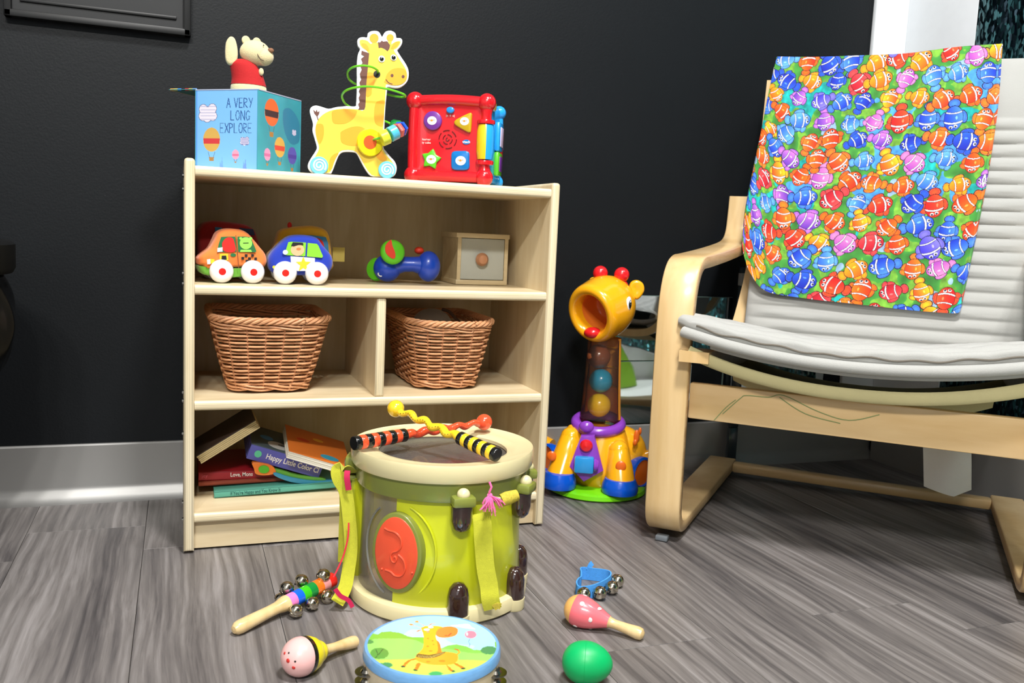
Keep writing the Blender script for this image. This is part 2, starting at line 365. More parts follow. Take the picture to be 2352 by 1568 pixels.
for c in range(-14, 7):
    x1 = seam0+PWID*c; x0 = x1-PWID
    x0c, x1c = max(x0, XL), min(x1, WX)
    if x1c-x0c < .005: continue
    j = joints.get(c, -.3+RNG.random()*PLEN)
    y = j
    while y > YF: y -= PLEN
    while y < WY:
        ya, yb = max(y, YF), min(y+PLEN, WY)
        if yb-ya > .01:
            g = .00035
            cx, cy = (x0c+x1c)/2, (ya+yb)/2; hx, hy = (x1c-x0c)/2-g, (yb-ya)/2-g; bv = .0003
            p = MB().add([(-hx, -hy, -.0045), (hx, -hy, -.0045), (hx, hy, -.0045), (-hx, hy, -.0045), (-hx, -hy, -bv), (hx, -hy, -bv), (hx, hy, -bv), (-hx, hy, -bv),
                          (-hx+bv, -hy+bv, 0), (hx-bv, -hy+bv, 0), (hx-bv, hy-bv, 0), (-hx+bv, hy-bv, 0)],
                         [(0, 1, 5, 4), (1, 2, 6, 5), (2, 3, 7, 6), (3, 0, 4, 7), (4, 5, 9, 8), (5, 6, 10, 9), (6, 7, 11, 10), (7, 4, 8, 11), (8, 9, 10, 11)])
            o = p.build('plank', FLOORM, floor, ang=20, loc=(cx, cy, 0))
        y += PLEN
# baseboards: grey metal-look cove strip
BB = mat('grey_baseboard', (150, 149, 147), rough=.38, metal=.35, var=.04, vscale=8)
prof = [(0, .110), (-.004, .1095), (-.006, .107), (-.006, .031), (-.008, .024), (-.013, .016), (-.018, .006), (-.019, 0), (0, 0)]
def cove(name, A, B, nrm):
    A = Vector(A); B = Vector(B); vs = []; n = len(prof)
    for P in (A, B):
        for d, z in prof: vs.append(P + Vector(nrm)*(-d) + Vector((0, 0, z)))
    fs = [(i, (i+1) % n, n+(i+1) % n, n+i) for i in range(n)] + [tuple(range(n)), tuple(range(n, 2*n))]
    struct(name, MB().add(vs, fs), BB, ang=35)
cove('baseboard_back', (XL, WY, 0), (WX, WY, 0), (0, -1, 0))
prof = [(0, .110), (-.004, .1095), (-.006, .107), (-.006, .004), (-.006, 0), (0, 0)]
cove('baseboard_right', (WX, WY-.019, 0), (WX, YF, 0), (-1, 0, 0))
# white corner strip: on the back wall and round on to the right wall
WHITE = mat('white_trim_paint', (222, 226, 229), .55)
struct('trim_1', MB().box(((1.556+WX)/2, WY-.006, (ZC+.11)/2), (WX-1.556, .012, ZC-.11), .002), WHITE)
TY = on_plane(2243, 50, (WX-.012, 0, 0), Vector((1, 0, 0))).y
struct('trim_2', MB().box((WX-.006, (TY+WY-.012)/2, (ZC+.11)/2), (.012, WY-.012-TY, ZC-.11), .002), WHITE)
# ceiling lamps (housings round the lights)
LM = mat('lamp_housing', (240, 240, 240), .4)
for k, (x, y, r) in enumerate([(.40, -1.15, .17), (1.35, -.95, .18), (-.75, -2.7, .075), (-.45, -2.75, .075), (-.15, -2.8, .075)]):
    t = thing('ceiling_lamp', ['round white ceiling lamp above the toy shelf', 'round white ceiling lamp above the armchair', 'small spot lamp farthest left of three', 'small spot lamp in the middle of three', 'small spot lamp on the right of three'][k], 'lamp', Frame((x, y, ZC)))
    MB().lathe([(r, 0), (r*1.18, 0), (r*1.18, -.06), (r*1.22, -.07), (r*1.02, -.07), (r, -.03)], 28).build('housing', LM, t)

# sequin curtain on the right wall
def sequin():
    m = bpy.data.materials.new('teal_black_sequins'); m.use_nodes = True; nt = m.node_tree; b = nt.nodes['Principled BSDF']; N = nt.nodes.new; L = nt.links.new
    tc = N('ShaderNodeTexCoord'); mp = N('ShaderNodeMapping'); mp.inputs['Scale'].default_value = (1, 1, .38); L(tc.outputs['Object'], mp.inputs[0])
    vo = N('ShaderNodeTexVoronoi'); vo.inputs['Scale'].default_value = 210; L(mp.outputs[0], vo.inputs[0])
    cr = N('ShaderNodeValToRGB'); cr.color_ramp.elements[0].color = (*lin((10, 26, 34)), 1); cr.color_ramp.elements[1].color = (*lin((74, 140, 146)), 1); cr.color_ramp.elements[0].position = .45; cr.color_ramp.elements[1].position = .95
    L(vo.outputs['Color'], cr.inputs[0]); L(cr.outputs[0], b.inputs['Base Color']); b.inputs['Metallic'].default_value = .85; b.inputs['Roughness'].default_value = .25
    sb = N('ShaderNodeVectorMath'); sb.operation = 'SUBTRACT'; sb.inputs[1].default_value = (.5, .5, .5); L(vo.outputs['Color'], sb.inputs[0])
    sc = N('ShaderNodeVectorMath'); sc.operation = 'SCALE'; sc.inputs['Scale'].default_value = 1.1; L(sb.outputs[0], sc.inputs[0])
    ge = N('ShaderNodeNewGeometry'); ad = N('ShaderNodeVectorMath'); ad.operation = 'ADD'; L(ge.outputs['Normal'], ad.inputs[0]); L(sc.outputs[0], ad.inputs[1])
    nn = N('ShaderNodeVectorMath'); nn.operation = 'NORMALIZE'; L(ad.outputs[0], nn.inputs[0]); L(nn.outputs[0], b.inputs['Normal'])
    return m
def curt(u, v):
    y = TY-u*1.7; z = .115+v*2.3; x = WX-.008-.004*math.sin(u*70)-.003*math.sin(u*31+v*3); return (x, y, z)
o = MB().grid(curt, 160, 6).build('sequin_curtain', sequin()); tag(o, 'dark teal glittering sequin curtain on the wall behind the armchair', 'curtain')

# mirror tiles low on the back wall
MIR = mat('mirror_silver', (205, 212, 214), rough=.03, metal=1)
MEDGE = mat('mirror_edge_green', (90, 110, 104), .3)
for k, (x0, x1, z0, z1, lab) in enumerate([(.90, 1.218, .2585, .408, 'acrylic mirror tile low on black wall, upper one beside the giraffe toy'), (.90, 1.118, .112, .2575, 'acrylic mirror tile touching baseboard, right behind the giraffe toy'), (1.205, 1.50, .112, .2575, 'acrylic mirror tile on black wall beneath the armchair seat')]):
    fr = Frame(((x0+x1)/2, WY, z0)); t = thing('mirror_tile', lab, 'mirror', fr); w = x1-x0
    MB().box((0, -.0035, (z1-z0)/2), (w, .005, z1-z0), .001).build('backing', MEDGE, t)
    def wob(u, v, w=w, h=z1-z0): return ((u-.5)*(w-.002), -.0068-.0004*math.sin(u*5+1)*math.sin(v*4+.5), .001+v*(h-.002))
    MB().grid(wob, 24, 14).build('mirror_face', MIR, t)

# black board hung high on the wall, upper left of the picture
p0 = on_y(10, 37, WY-.01); p1 = on_y(438, 80, WY-.01); fr = Frame((p0.x, WY, p0.z))
t = thing('wall_board', 'flat black framed board hung high on the black wall', 'board', fr)
BK = mat('black_frame_lacquer', (12, 13, 14), .5)
w = p1.x-p0.x; h = .42
MB().box((w/2, -.006, h/2), (w-.01, .01, h-.01)).build('panel', mat('black_board_face', (15, 17, 19), .6), t)
f = MB()
for a, b_ in (((w/2, -.011, .006), (w, .02, .012)), ((w/2, -.011, h-.006), (w, .02, .012)), ((.006, -.011, h/2), (.012, .02, h)), ((w-.006, -.011, h/2), (.012, .02, h))): f.box(a, b_, .002)
f.build('frame', BK, t)
MB().box((w*.5, -.0125, .03), (w*.84, .004, .006), .0015).build('ledge', BK, t)
# paint chips on the black wall
CH = mat('bare_plaster_chip', (190, 196, 200), .7)
for (u, v, r) in [(1549, 320, .0022), (1656, 320, .0011), (1636, 342, .001)]:
    q = on_y(u, v, WY); o = MB().lathe([(0, -.0004), (r, -.0002), (r*1.1, 0)], 7, M=Matrix.Translation(q) @ R(PI/2, 'X') @ S(1, 1.8, 1)).build('paint_chip', CH)
    tag(o, {1549: 'larger pale chip in the black wall paint', 1656: 'tiny pale chip in the black wall nearest the armchair', 1636: 'tiny pale chip in the wall, lowest of three'}[u], 'paint chip')

# ------------------------------------------------------------------ storage shelf
W, D, H, TH = .6225, .308, .625, .016
SZ = [.6143, .4322, .2487, .0654]
LW, DW = (222, 206, 172), (204, 182, 142)
W_X = wood('maple_veneer_along_shelf', LW, DW, 'X'); W_Z = wood('maple_veneer_upright', LW, DW, 'Z')
P_Z = wood('plywood_edge_shelf', (238, 228, 202), (224, 208, 172), 'X', ply='Z', ply_w=TH); P_X = wood('plywood_edge_upright', (238, 228, 202), (224, 208, 172), 'Z', ply='X', ply_w=TH)
shelf = thing('storage_shelf', 'low maple plywood shelf unit holding toys, baskets and books', 'shelf', Frame((0, 0, 0)))
def board(name, c, d, mats, edge_axis, bev=.0055):
    mb = MB(); b = bmesh.new(); bmesh.ops.create_cube(b, size=1)
    for v in b.verts: v.co = Vector((v.co.x*d[0], v.co.y*d[1], v.co.z*d[2]))
    # round the front (y-) long edges
    if edge_axis == 'Z': ed = [e for e in b.edges if all(v.co.y < 0 for v in e.verts) and abs(e.verts[0].co.z-e.verts[1].co.z) < 1e-6]
    else: ed = [e for e in b.edges if all(v.co.y < 0 for v in e.verts)] + [e for e in b.edges if all(v.co.z > 0 for v in e.verts) and abs(e.verts[0].co.x-e.verts[1].co.x) < 1e-6]
    ed = list(set(ed)); bmesh.ops.bevel(b, geom=ed, offset=bev, segments=5, profile=.5, affect='EDGES')
    ms = []
    for f in b.faces:
        n = f.normal; f.normal_update(); n = f.normal
        ms.append(1 if (n.y < -.25 or (edge_axis == 'X' and n.z > .4)) else 0)
    b.verts.index_update(); mb.add([v.co[:] for v in b.verts], [[v.index for v in f.verts] for f in b.faces], ms); b.free()
    return mb.build(name, mats, shelf, loc=c)
board('side_panel', (TH/2, D/2, H/2+.002), (TH, D, H-.004), [W_Z, P_X], 'X'); board('side_panel', (W-TH/2, D/2, H/2+.002), (TH, D, H-.004), [W_Z, P_X], 'X')
for k, z in enumerate(SZ): board('shelf_board', (W/2, (D+.003)/2, z-TH/2), (W-2*TH, D-.003, TH), [W_X, P_Z], 'Z')
board('divider', (W/2, D/2+.004, (SZ[2]+SZ[1]-TH)/2), (TH, D-.008, SZ[1]-TH-SZ[2]), [W_Z, P_X], 'X', .004)
MB().box((W/2, D-.004, H/2+.01), (W-2*TH, .006, H-.05)).build('back_panel', wood('maple_back_veneer', (205, 188, 148), (186, 165, 122), 'Z'), shelf)
MB().box((W/2, .022, .031), (W-2*TH, .012, .054)).build('kick_board', W_X, shelf)
GL = mat('black_glide', (20, 20, 20), .6)
for x in (TH/2, W-TH/2):
    for y in (.02, D-.02): MB().lathe([(0, 0), (.006, 0), (.006, .003), (0, .003)], 12, M=T(x, y, 0)).build('glide', GL, shelf)
SCR = mat('screw_steel', (210, 210, 205), .2, metal=1)
for z in (.5985, .578, .449, .433, .262, .2485, .196, .083, .055):
    o = MB().lathe([(0, .0030), (.0024, .0024), (.0038, 0), (0, 0)], 10, M=T(-.0001, .012, z) @ R(-PI/2, 'Y')).build('screw', SCR, shelf)
# ------------------------------------------------------------------ on top of the shelf
Z1 = SZ[0]+.0004
# jack-in-the-box: tin box with open lid
JS, JH = .1196, .1253
jf = Frame((.1092, .031, Z1), .8656)       # origin at the near corner, x along the right face, y along the left face
box = thing('music_box', 'blue tin pop-up music box with open lid and light blue and teal sides', 'box', jf)
def face_print(name, cv, M, w, h, nx, ny, parent, m):
    vs, uv = [], []
    for j in range(ny+1):
        for i in range(nx+1): vs.append((w*i/nx, 0, h*(1-j/ny))); uv.append((i/nx, j/ny))
    fs = [(j*(nx+1)+i, j*(nx+1)+i+1, (j+1)*(nx+1)+i+1, (j+1)*(nx+1)+i) for j in range(ny) for i in range(nx)]
    o = MB().add(vs, fs, 0, M).build(name, m, parent); cv.apply(o, uv); return o
def stroke_text(cv, s, x, y, h, wd, c, gap=.28, jit=0):
    G = {'A': [[(0, 1), (.5, 0), (1, 1)], [(.2, .62), (.8, .62)]], 'V': [[(0, 0), (.5, 1), (1, 0)]], 'E': [[(.9, 0), (0, 0), (0, 1), (.9, 1)], [(0, .5), (.7, .5)]],
         'R': [[(0, 1), (0, 0), (.8, .1), (.85, .35), (0, .55), (.9, 1)]], 'Y': [[(0, 0), (.5, .5)], [(1, 0), (.3, 1)]], 'L': [[(0, 0), (0, 1), (.8, 1)]],
         'O': [[(.5+.5*math.cos(a/16*2*PI), .5+.5*math.sin(a/16*2*PI)) for a in range(17)]], 'N': [[(0, 1), (0, 0), (1, 1), (1, 0)]],
         'G': [[(1, .15), (.6, 0), (.1, .2), (0, .6), (.3, 1), (.85, .95), (1, .6), (.6, .6)]], 'X': [[(0, 0), (1, 1)], [(1, 0), (0, 1)]], 'P': [[(0, 1), (0, 0), (.8, .1), (.8, .4), (0, .55)]]}
    for ch in s:
        if ch in G:
            for st in G[ch]: cv.line([(x+a*h*.46, y+b*h) for a, b in st], wd, c)
        x += h*(.46+gap*1.4) if ch != ' ' else h*.35
BW, BH = 300, 320
ink = (38, 84, 150)
def cloud(cv, x, y, r):
    for dx, dy in ((-.55, -.35), (.5, -.4), (-.6, .3), (.55, .3), (0, -.1), (-.1, .45)): cv.ell(x+dx*r, y+dy*r, r*.52, r*.5, (96, 100, 150))
    for dx, dy in ((-.55, -.35), (.5, -.4), (-.6, .3), (.55, .3), (0, -.1), (-.1, .45)): cv.ell(x+dx*r, y+dy*r, r*.46, r*.44, (232, 226, 238))
    for k in range(-2, 3): cv.line([(x-r*.85, y+k*r*.3), (x+r*.85, y+k*r*.3)], 1.6, (150, 150, 200))
def balloon(cv, x, y, r, c, band=None, rb=1.15):
    cv.ell(x, y, r, r*rb, c)
    if band: cv.poly([(x-r*.98, y-r*.15), (x+r*.98, y-r*.15), (x+r*.9, y+r*.4), (x-r*.9, y+r*.4)], band)
    cv.line([(x-r*.4, y+r*rb), (x-r*.22, y+r*1.7)], 1.5, (90, 80, 90)); cv.line([(x+r*.4, y+r*rb), (x+r*.22, y+r*1.7)], 1.5, (90, 80, 90))
    cv.poly([(x-r*.3, y+r*1.65), (x+r*.3, y+r*1.65), (x+r*.24, y+r*2.05), (x-r*.24, y+r*2.05)], (172, 128, 70))
cl = Canvas(BW, BH, (124, 190, 250)); n = fbm(BH, BW, 4, 3)[..., None]; cl.a = cl.a*(1-.1*n)+np.array([150, 200, 255])*.1*n
cl.a[:, :10] = (96, 160, 236)
cloud(cl, 62, 92, 42); cloud(cl, 240, 204, 20)
stroke_text(cl, 'A VERY', 152, 34, 37, 3, ink, .12); stroke_text(cl, 'LONG', 172, 84, 37, 3, ink, .14); stroke_text(cl, 'EXPLORE', 122, 134, 37, 3, ink, .1)
balloon(cl, 80, 200, 42, (212, 170, 84), (206, 58, 62)); balloon(cl, 196, 258, 17, (240, 160, 190), (236, 110, 150))
for x, c in ((128, (108, 160, 236)), (240, (108, 150, 230))): cl.poly([(x-9, 318), (x-5, 285), (x, 300), (x+4, 270), (x+10, 318)], c)
cr_ = Canvas(BW, BH, (58, 162, 176)); n = fbm(BH, BW, 3, 5)[..., None]; cr_.a = cr_.a*(.86+.2*n)
for (x, y) in ((90, 60), (120, 70)): pass
cr_.poly([(170, 60), (225, 45), (285, 90), (290, 170), (230, 190), (180, 140)], (44, 128, 158), 4)
balloon(cr_, 92, 78, 48, (226, 108, 56), (60, 52, 50)); balloon(cr_, 150, 212, 36, (214, 172, 84), (214, 80, 62)); balloon(cr_, 66, 250, 22, (228, 150, 190), (205, 110, 160)); balloon(cr_, 240, 238, 32, (92, 92, 178), (80, 72, 160))
cloud(cr_, 252, 140, 14)
PRT = printed('tin_print', .32, .3)
# left face runs from the far-left corner (0,JS) to the near corner
face_print('left_face', cl, T(-.0004, JS, 0) @ R(-PI/2, 'Z'), JS, JH, 150, 160, box, PRT)
face_print('right_face', cr_, T(0, -.0004, 0), JS, JH, 150, 160, box, PRT)
TEAL = mat('teal_tin', (58, 150, 170), .35)
MB().box((JS/2, JS/2, JH/2), (JS-.0006, JS-.0006, JH-.001)).build('body', TEAL, box)
rim = MB()
for a, b in (((0, 0, JH), (JS, 0, JH)), ((JS, 0, JH), (JS, JS, JH)), ((JS, JS, JH), (0, JS, JH)), ((0, JS, JH), (0, 0, JH))): rim.tube([a, b], .0011, 6)
rim.build('rim', mat('tin_rim', (190, 200, 226), .3, metal=.3), box)
for a in ((0, 0), (0, JS), (JS, 0)): MB().tube([(a[0], a[1], 0), (a[0], a[1], JH)], .0008, 6).build('corner_seam', TEAL, box)
# lid folded out level, hinged on the far-left edge, striped rim
lw = .052; lc = [(226, 170, 80), (214, 200, 110), (60, 140, 240), (30, 30, 60), (200, 50, 50), (190, 180, 90), (120, 160, 220)]
MB().box((JS/2-.012, JS+lw/2, JH+.001), (JS-.02, lw, .0012)).build('lid', mat('lid_teal', (60, 120, 120), .4), box)
for k, c in enumerate(lc):
    a = JS+lw*(1-k/7); b_ = JS+lw*(1-(k+1)/7)
    MB().tube([(.002, a, JH+.0015), (.002, b_, JH+.0015)], .0019, 6).build('lid_edge', mat('lid_stripe_%d' % k, c, .4), box)
MB().tube([(.002, JS+lw, JH+.0015), (JS-.024, JS+lw, JH+.0015)], .0013, 6).build('lid_edge', mat('lid_stripe_0', lc[0]), box)

# plain plush bear standing up out of the box
P = on_plane(572, 203, jf.O+Vector((0, 0, JH))+jf.X*.05+jf.Y*.05, Vector((0, 1, 0)))
bf = facing((P.x, P.y+.0, Z1+JH)); PL = mat('cream_plush', (222, 206, 158), .9, sheen=.4, bump=.6, bscale=900, var=.08, vscale=60); RED = mat('red_knit_cloth', (180, 16, 20), .85, sheen=.05, bump=.5, bscale=1200)
bear = thing('teddy_bear', 'cream plush teddy bear in red jumper raised from the tin box', 'toy', bf)
def q3(u, v, y=0.0): return bf.uv3(u, v, y)
a = q3(571, 206); r_ = (q3(611, 196)-q3(531, 196)).length/2; MB().lathe([(.0005, -.012), (r_*1.04, -.012), (r_*1.04, 0), (r_*1.02, .005), (r_*.95, .008), (0, .010)], 24, M=T(a.x, 0, a.z) @ S(1, .8, 1)).build('skirt', PL, bear)
pr = []
for u0, u1, v in ((530, 612, 197), (532, 608, 184), (531, 604, 172), (529, 598, 160), (527, 591, 149), (533, 583, 141), (545, 573, 137)):
    c0, c1 = q3(u0, v), q3(u1, v); pr.append((c0, c1))
def sw(u, v):
    k = v*(len(pr)-1); i = min(int(k), len(pr)-2); f = k-i; A = pr[i][0].lerp(pr[i+1][0], f); B = pr[i][1].lerp(pr[i+1][1], f); c = (A+B)/2; r = (B-A).length/2
    return (c.x+r*math.cos(u*2*PI), r*.8*math.sin(u*2*PI), c.z)
MB().grid(sw, 28, 16, cu=True).build('jumper', RED, bear)
hc = q3(586, 122); k = (q3(600, 122)-q3(500, 122)).length/100
MB().ball(hc, (36*k, 29*k, 30*k), 28).ball(q3(605, 130, -.004), (24*k, 22*k, 22*k), 24).build('head', PL, bear)
MB().ball(q3(622, 116, -.012), (7.5*k, 6*k, 6*k), 14, M=None).build('nose', mat('brown_felt', (132, 92, 66), .8), bear)
MB().puff([(p[0], p[1]) for p in circ((0, 0), 11*k, 16)], -3*k, 3*k, 2.5*k, M=Matrix.Translation(q3(565, 93, .002)) @ R(.5, 'Z')).build('ear', PL, bear)
MB().puff([(p[0], p[1]) for p in circ((0, 0), 11*k, 16)], -3*k, 3*k, 2.5*k, M=Matrix.Translation(q3(590, 97, .024)) @ R(.5, 'Z')).build('ear', PL, bear)
MB().puff(smooth_poly([(q3(u, v).x, q3(u, v).z) for u, v in ((526, 88), (519, 100), (517, 122), (519, 142), (528, 152), (541, 148), (546, 132), (545, 110), (540, 92), (533, 86))], 3), -.012, -.001, .005, dome=.002).build('arm', PL, bear)
MB().ball(q3(600, 165, -.012), (6*k, 5*k, 9*k), 14).build('paw', PL, bear)
MB().tube(smooth_poly([tuple(q3(u, v, -.0185)) for u, v in ((590, 121), (594, 130), (600, 137), (607, 140))], 4, False), .0006, 6).build('mouth', mat('dark_thread', (80, 62, 48), .8), bear)
MB().ball(q3(605.5, 104, -.0165), .0011, 10).build('eye', mat('black_bead', (15, 15, 15), .2), bear)

# ------------------------------------------------------------------ flat wooden giraffe on wheels
gz = lambda X, Y: (690+X/4.0204, 50+Y/4.0204)
base = on_y(735, 404, .05); gf = facing((base.x, .05, Z1))
g_off = -gf.uv(*gz(173, 1411))[1]            # rest the wheels on the shelf top
def gp(X, Y, y=0.0): u, v = gz(X, Y); a = gf.uv(u, v, y); return (a[0], a[1]+g_off)
def gP(pts, y=0.0): return [gp(X, Y, y) for X, Y in pts]
gir = thing('wooden_giraffe', 'flat yellow wooden giraffe on blue swirl wheels with green bead wire', 'toy', gf)
GW = mat('white_paint_gloss', (244, 246, 248), .35, coat=.3); GY = mat('giraffe_yellow', (243, 210, 70), .4, coat=.2); GO = mat('giraffe_orange', (250, 170, 40), .4, coat=.2); GB = mat('giraffe_brown', (104, 62, 50), .5)
out = [(615,140),(622,105),(650,85),(690,80),(725,90),(745,120),(755,135),(775,100),(800,82),(840,80),(875,100),(885,130),(888,145),(925,148),(942,170),(935,210),(905,250),(895,262),(930,320),(970,380),(995,430),(1002,480),(995,530),(970,570),(920,603),(870,608),(805,600),(800,640),(785,800),(775,1000),(768,1150),(790,1190),(830,1240),(870,1285),(890,1340),(880,1400),(850,1430),(790,1437),(730,1430),(650,1420),(600,1360),(560,1290),(520,1215),(480,1200),(400,1200),(360,1225),(330,1290),(290,1390),(260,1398),(150,1398),(100,1388),(70,1350),(70,1310),(95,1260),(140,1190),(150,1150),(125,1060),(110,1000),(115,940),(95,870),(85,820),(100,785),(140,770),(190,780),(260,800),(330,785),(430,775),(505,778),(515,740),(520,600),(520,400),(530,300),(550,250),(530,220),(525,170),(545,145),(580,138)]
MB().prism(smooth_poly(gP(out), 3), 0, .011, .0015).build('body', GW, gir)
ye = [(548,172),(575,163),(620,175),(650,205),(668,190),(716,190),(722,225),(755,238),(800,266),(822,243),(830,215),(880,182),(922,178),(915,210),(885,245),(862,260),(900,320),(945,390),(975,440),(985,500),(970,545),(930,578),(870,586),(795,572),(788,620),(783,720),(770,900),(760,1050),(755,1150),(775,1200),(815,1255),(860,1310),(860,1400),(740,1425),(655,1410),(590,1320),(540,1230),(490,1185),(390,1183),(350,1215),(310,1300),(270,1388),(130,1385),(110,1300),(160,1200),(172,1150),(150,1080),(138,1000),(150,930),(180,880),(230,840),(300,812),(400,800),(530,806),(595,808),(600,600),(610,420),(632,290),(575,240),(552,208)]
decal(gir, 'painted_coat', gP(ye), 0, GY, .0005, 2)
for pts in ([(300,820),(410,806),(515,815),(515,850),(480,900),(420,935),(340,942),(300,925),(290,870)],[(150,945),(205,945),(218,1000),(210,1070),(180,1125),(160,1090),(140,1010)],[(370,1040),(380,1010),(470,970),(550,965),(600,990),(610,1010),(550,1060),(540,1110),(530,1140),(450,1140),(380,1110)],[(690,760),(720,730),(776,722),(772,800),(765,950),(730,960),(690,930),(680,850)],[(280,1250),(320,1215),(352,1214),(320,1270),(290,1350),(265,1370),(265,1300)],[(700,1200),(740,1180),(775,1225),(800,1265),(760,1290),(705,1250)],[(610,480),(680,480),(685,560),(660,620),(655,670),(605,680)],[(780,540),(800,480),(850,435),(920,425),(965,440),(985,490),(975,540),(930,575),(860,585),(800,570),(772,555)],[(565,200),(600,200),(630,235),(632,272),(600,250),(575,225)],[(835,240),(870,190),(915,182),(905,210),(880,235),(850,250)]):
    decal(gir, 'painted_patch', gP(pts), -.0005, GO, .0003, 3)
for c, r in (((680, 150), 42), ((828, 145), 33)): decal(gir, 'painted_patch', circ(gp(*c), r*gp(100, 0)[0]/1-r*gp(99, 0)[0], 20) if False else [gp(c[0]+r*math.cos(a), c[1]+r*math.sin(a)) for a in np.linspace(0, 2*PI, 20, False)], -.0002, GO, .0005)
decal(gir, 'painted_patch', gP([(808,178),(845,172),(838,215),(822,240)]), -.0002, GY, .0004)
decal(gir, 'mane', gP([(565,265),(635,290),(610,560),(600,780),(590,808),(532,810),(545,790),(533,760),(550,735),(538,700),(552,670),(540,640),(556,600),(545,560),(562,530),(548,480),(566,440),(552,400),(575,380),(560,340),(592,315),(562,300)]), -.0005, GB, .0005)
decal(gir, 'forelock', gP([(716,185),(735,190),(750,172),(765,182),(800,178),(828,215),(822,245),(805,270),(780,248),(745,235),(722,240)]), -.0005, GB, .0005)
decal(gir, 'tail_tuft', gP([(118,808),(140,830),(150,805),(158,832),(178,822),(172,850),(158,870),(170,910),(162,912),(150,870),(128,845)]), 0, GB, .0005)
EW = mat('eye_white', (240, 240, 240), .3); EB = mat('eye_black', (18, 18, 20), .15, coat=1)
kk = gp(101, 500)[0]-gp(100, 500)[0]
for X, Y, r in ((750, 343, 31), (860, 330, 29)):
    c = gp(X, Y); MB().lathe([(0, 0), (r*kk, 0), (r*kk, .0012), (0, .002)], 24, M=T(c[0], -.0005, c[1]) @ R(PI/2, 'X')).build('eye', EW, gir)
    MB().ball((c[0], -.0024, c[1]), (20*kk, .0013, 20*kk), 16).build('pupil', EB, gir)
for X, Y, r in ((846, 495, 14), (948, 505, 14)): decal(gir, 'nostril', [gp(X+r*math.cos(a), Y+r*1.1*math.sin(a)) for a in np.linspace(0, 2*PI, 14, False)], -.0008, GB, .0003)
MB().tube(smooth_poly([(*gp(X, Y), 0) for X, Y in ((790, 530), (805, 552), (825, 566), (850, 573))], 4, False), .0007, 6, M=Matrix(((1, 0, 0, 0), (0, 0, 1, -.0009), (0, 1, 0, 0), (0, 0, 0, 1)))).build('smile', GB, gir)
WB = mat('wheel_blue', (110, 196, 236), .4, coat=.3)
for X, Y, r in ((173, 1325, 86), (800, 1365, 88)):
    c = gp(X, Y, -.008); rr = c[1]  # touches the shelf
    rr = min(rr, .0155)
    t = MB().lathe([(0, 0), (rr, 0), (rr, .007), (rr-.001, .008), (0, .008)], 36, M=T(c[0], 0, rr) @ R(PI/2, 'X')).build('wheel', WB, gir)
    sp = [((.15+.75*k/40)*rr*.86*math.cos(-k*.34+.4), (.15+.75*k/40)*rr*.86*math.sin(-k*.34+.4)) for k in range(41)]
    MB().tube([(c[0]+a, -.0082, rr+b_) for a, b_ in sp], rr*.085, 6, flat=(1, .6)).build('swirl', GW, t)
GRN = plastic('green_coated_wire', (108, 206, 40))
h = gp(706, 483); MB().lathe([(0, 0), (33*kk, 0), (33*kk, .0006), (0, .0007)], 24, M=T(h[0], -.0005, h[1]) @ R(PI/2, 'X')).build('hole_bushing', mat('black_bushing', (28, 26, 22), .5), gir)
w1 = [(*gp(715, 468), -.001), (*gp(705, 455), -.012), (*gp(650, 436), -.022), (*gp(560, 428), -.026), (*gp(480, 437), -.018), (*gp(438, 462), -.002), (*gp(445, 500), .016), (*gp(480, 528), .028), (*gp(560, 560), .036), (*gp(740, 620), .034), (*gp(900, 672), .02), (*gp(965, 690), .002),
      (*gp(940, 678), -.016), (*gp(800, 646), -.03), (*gp(650, 626), -.034), (*gp(530, 626), -.03), (*gp(430, 642), -.018), (*gp(385, 675), -.002), (*gp(400, 720), .014), (*gp(440, 752), .026), (*gp(520, 785), .036), (*gp(650, 840), .036), (*gp(785, 898), .026), (*gp(835, 924), .020), (*gp(900, 960), .012), (*gp(930, 985), .0), (*gp(900, 1005), -.012), (*gp(850, 1035), -.016), (*gp(780, 1068), -.018), (*gp(700, 1085), -.015), (*gp(650, 1095), -.002)]
path = smooth_poly([(a, c_, b_) for a, b_, c_ in w1], 6, False)
MB().tube(path, 11*kk, 8).build('wire_loop', GRN, gir)
rc = gp(640, 1115); MB().lathe([(.0045, -.002), (.011, -.0035), (.0215, -.002), (.0225, .0), (.0215, .004), (.011, .006), (.0045, .004)], 36, M=T(rc[0], -.004, rc[1]) @ R(PI/2, 'X') @ R(.25, 'Y')).build('ring_bead', plastic('bead_yellow', (240, 226, 30)), gir)
MB().lathe([(0, 0), (.011, 0), (.011, .001), (0, .001)], 24, M=T(rc[0], -.0095, rc[1]) @ R(PI/2, 'X') @ R(.25, 'Y')).build('hole_bushing', mat('orange_bushing', (222, 92, 40), .4), gir)
def bead(A, B, r, m, n=24, name='bead'):
    A = Vector((gp(*A[:2])[0], A[2], gp(*A[:2])[1])); B = Vector((gp(*B[:2])[0], B[2], gp(*B[:2])[1])); L_ = (B-A).length
    MB().lathe([(0, 0), (r*.93, 0), (r, r*.08), (r, L_-r*.08), (r*.93, L_), (0, L_)], n, M=aim(A, B)).build(name, m, gir)
bead((735, 1092, -.019), (805, 1062, -.017), .0125, plastic('bead_lime', (226, 232, 60)))
bead((815, 1052, -.017), (880, 1018, -.013), .0125, plastic('bead_sky', (88, 190, 222)))
bead((882, 1016, -.013), (915, 998, -.008), .0125, plastic('bead_coral', (236, 96, 84)), 6)
bead((918, 994, -.008), (935, 980, -.003), .0125, plastic('bead_blue', (30, 90, 226)), 6)
bead((855, 945, .016), (925, 965, .008), .0105, plastic('bead_green', (20, 140, 60)), 8)

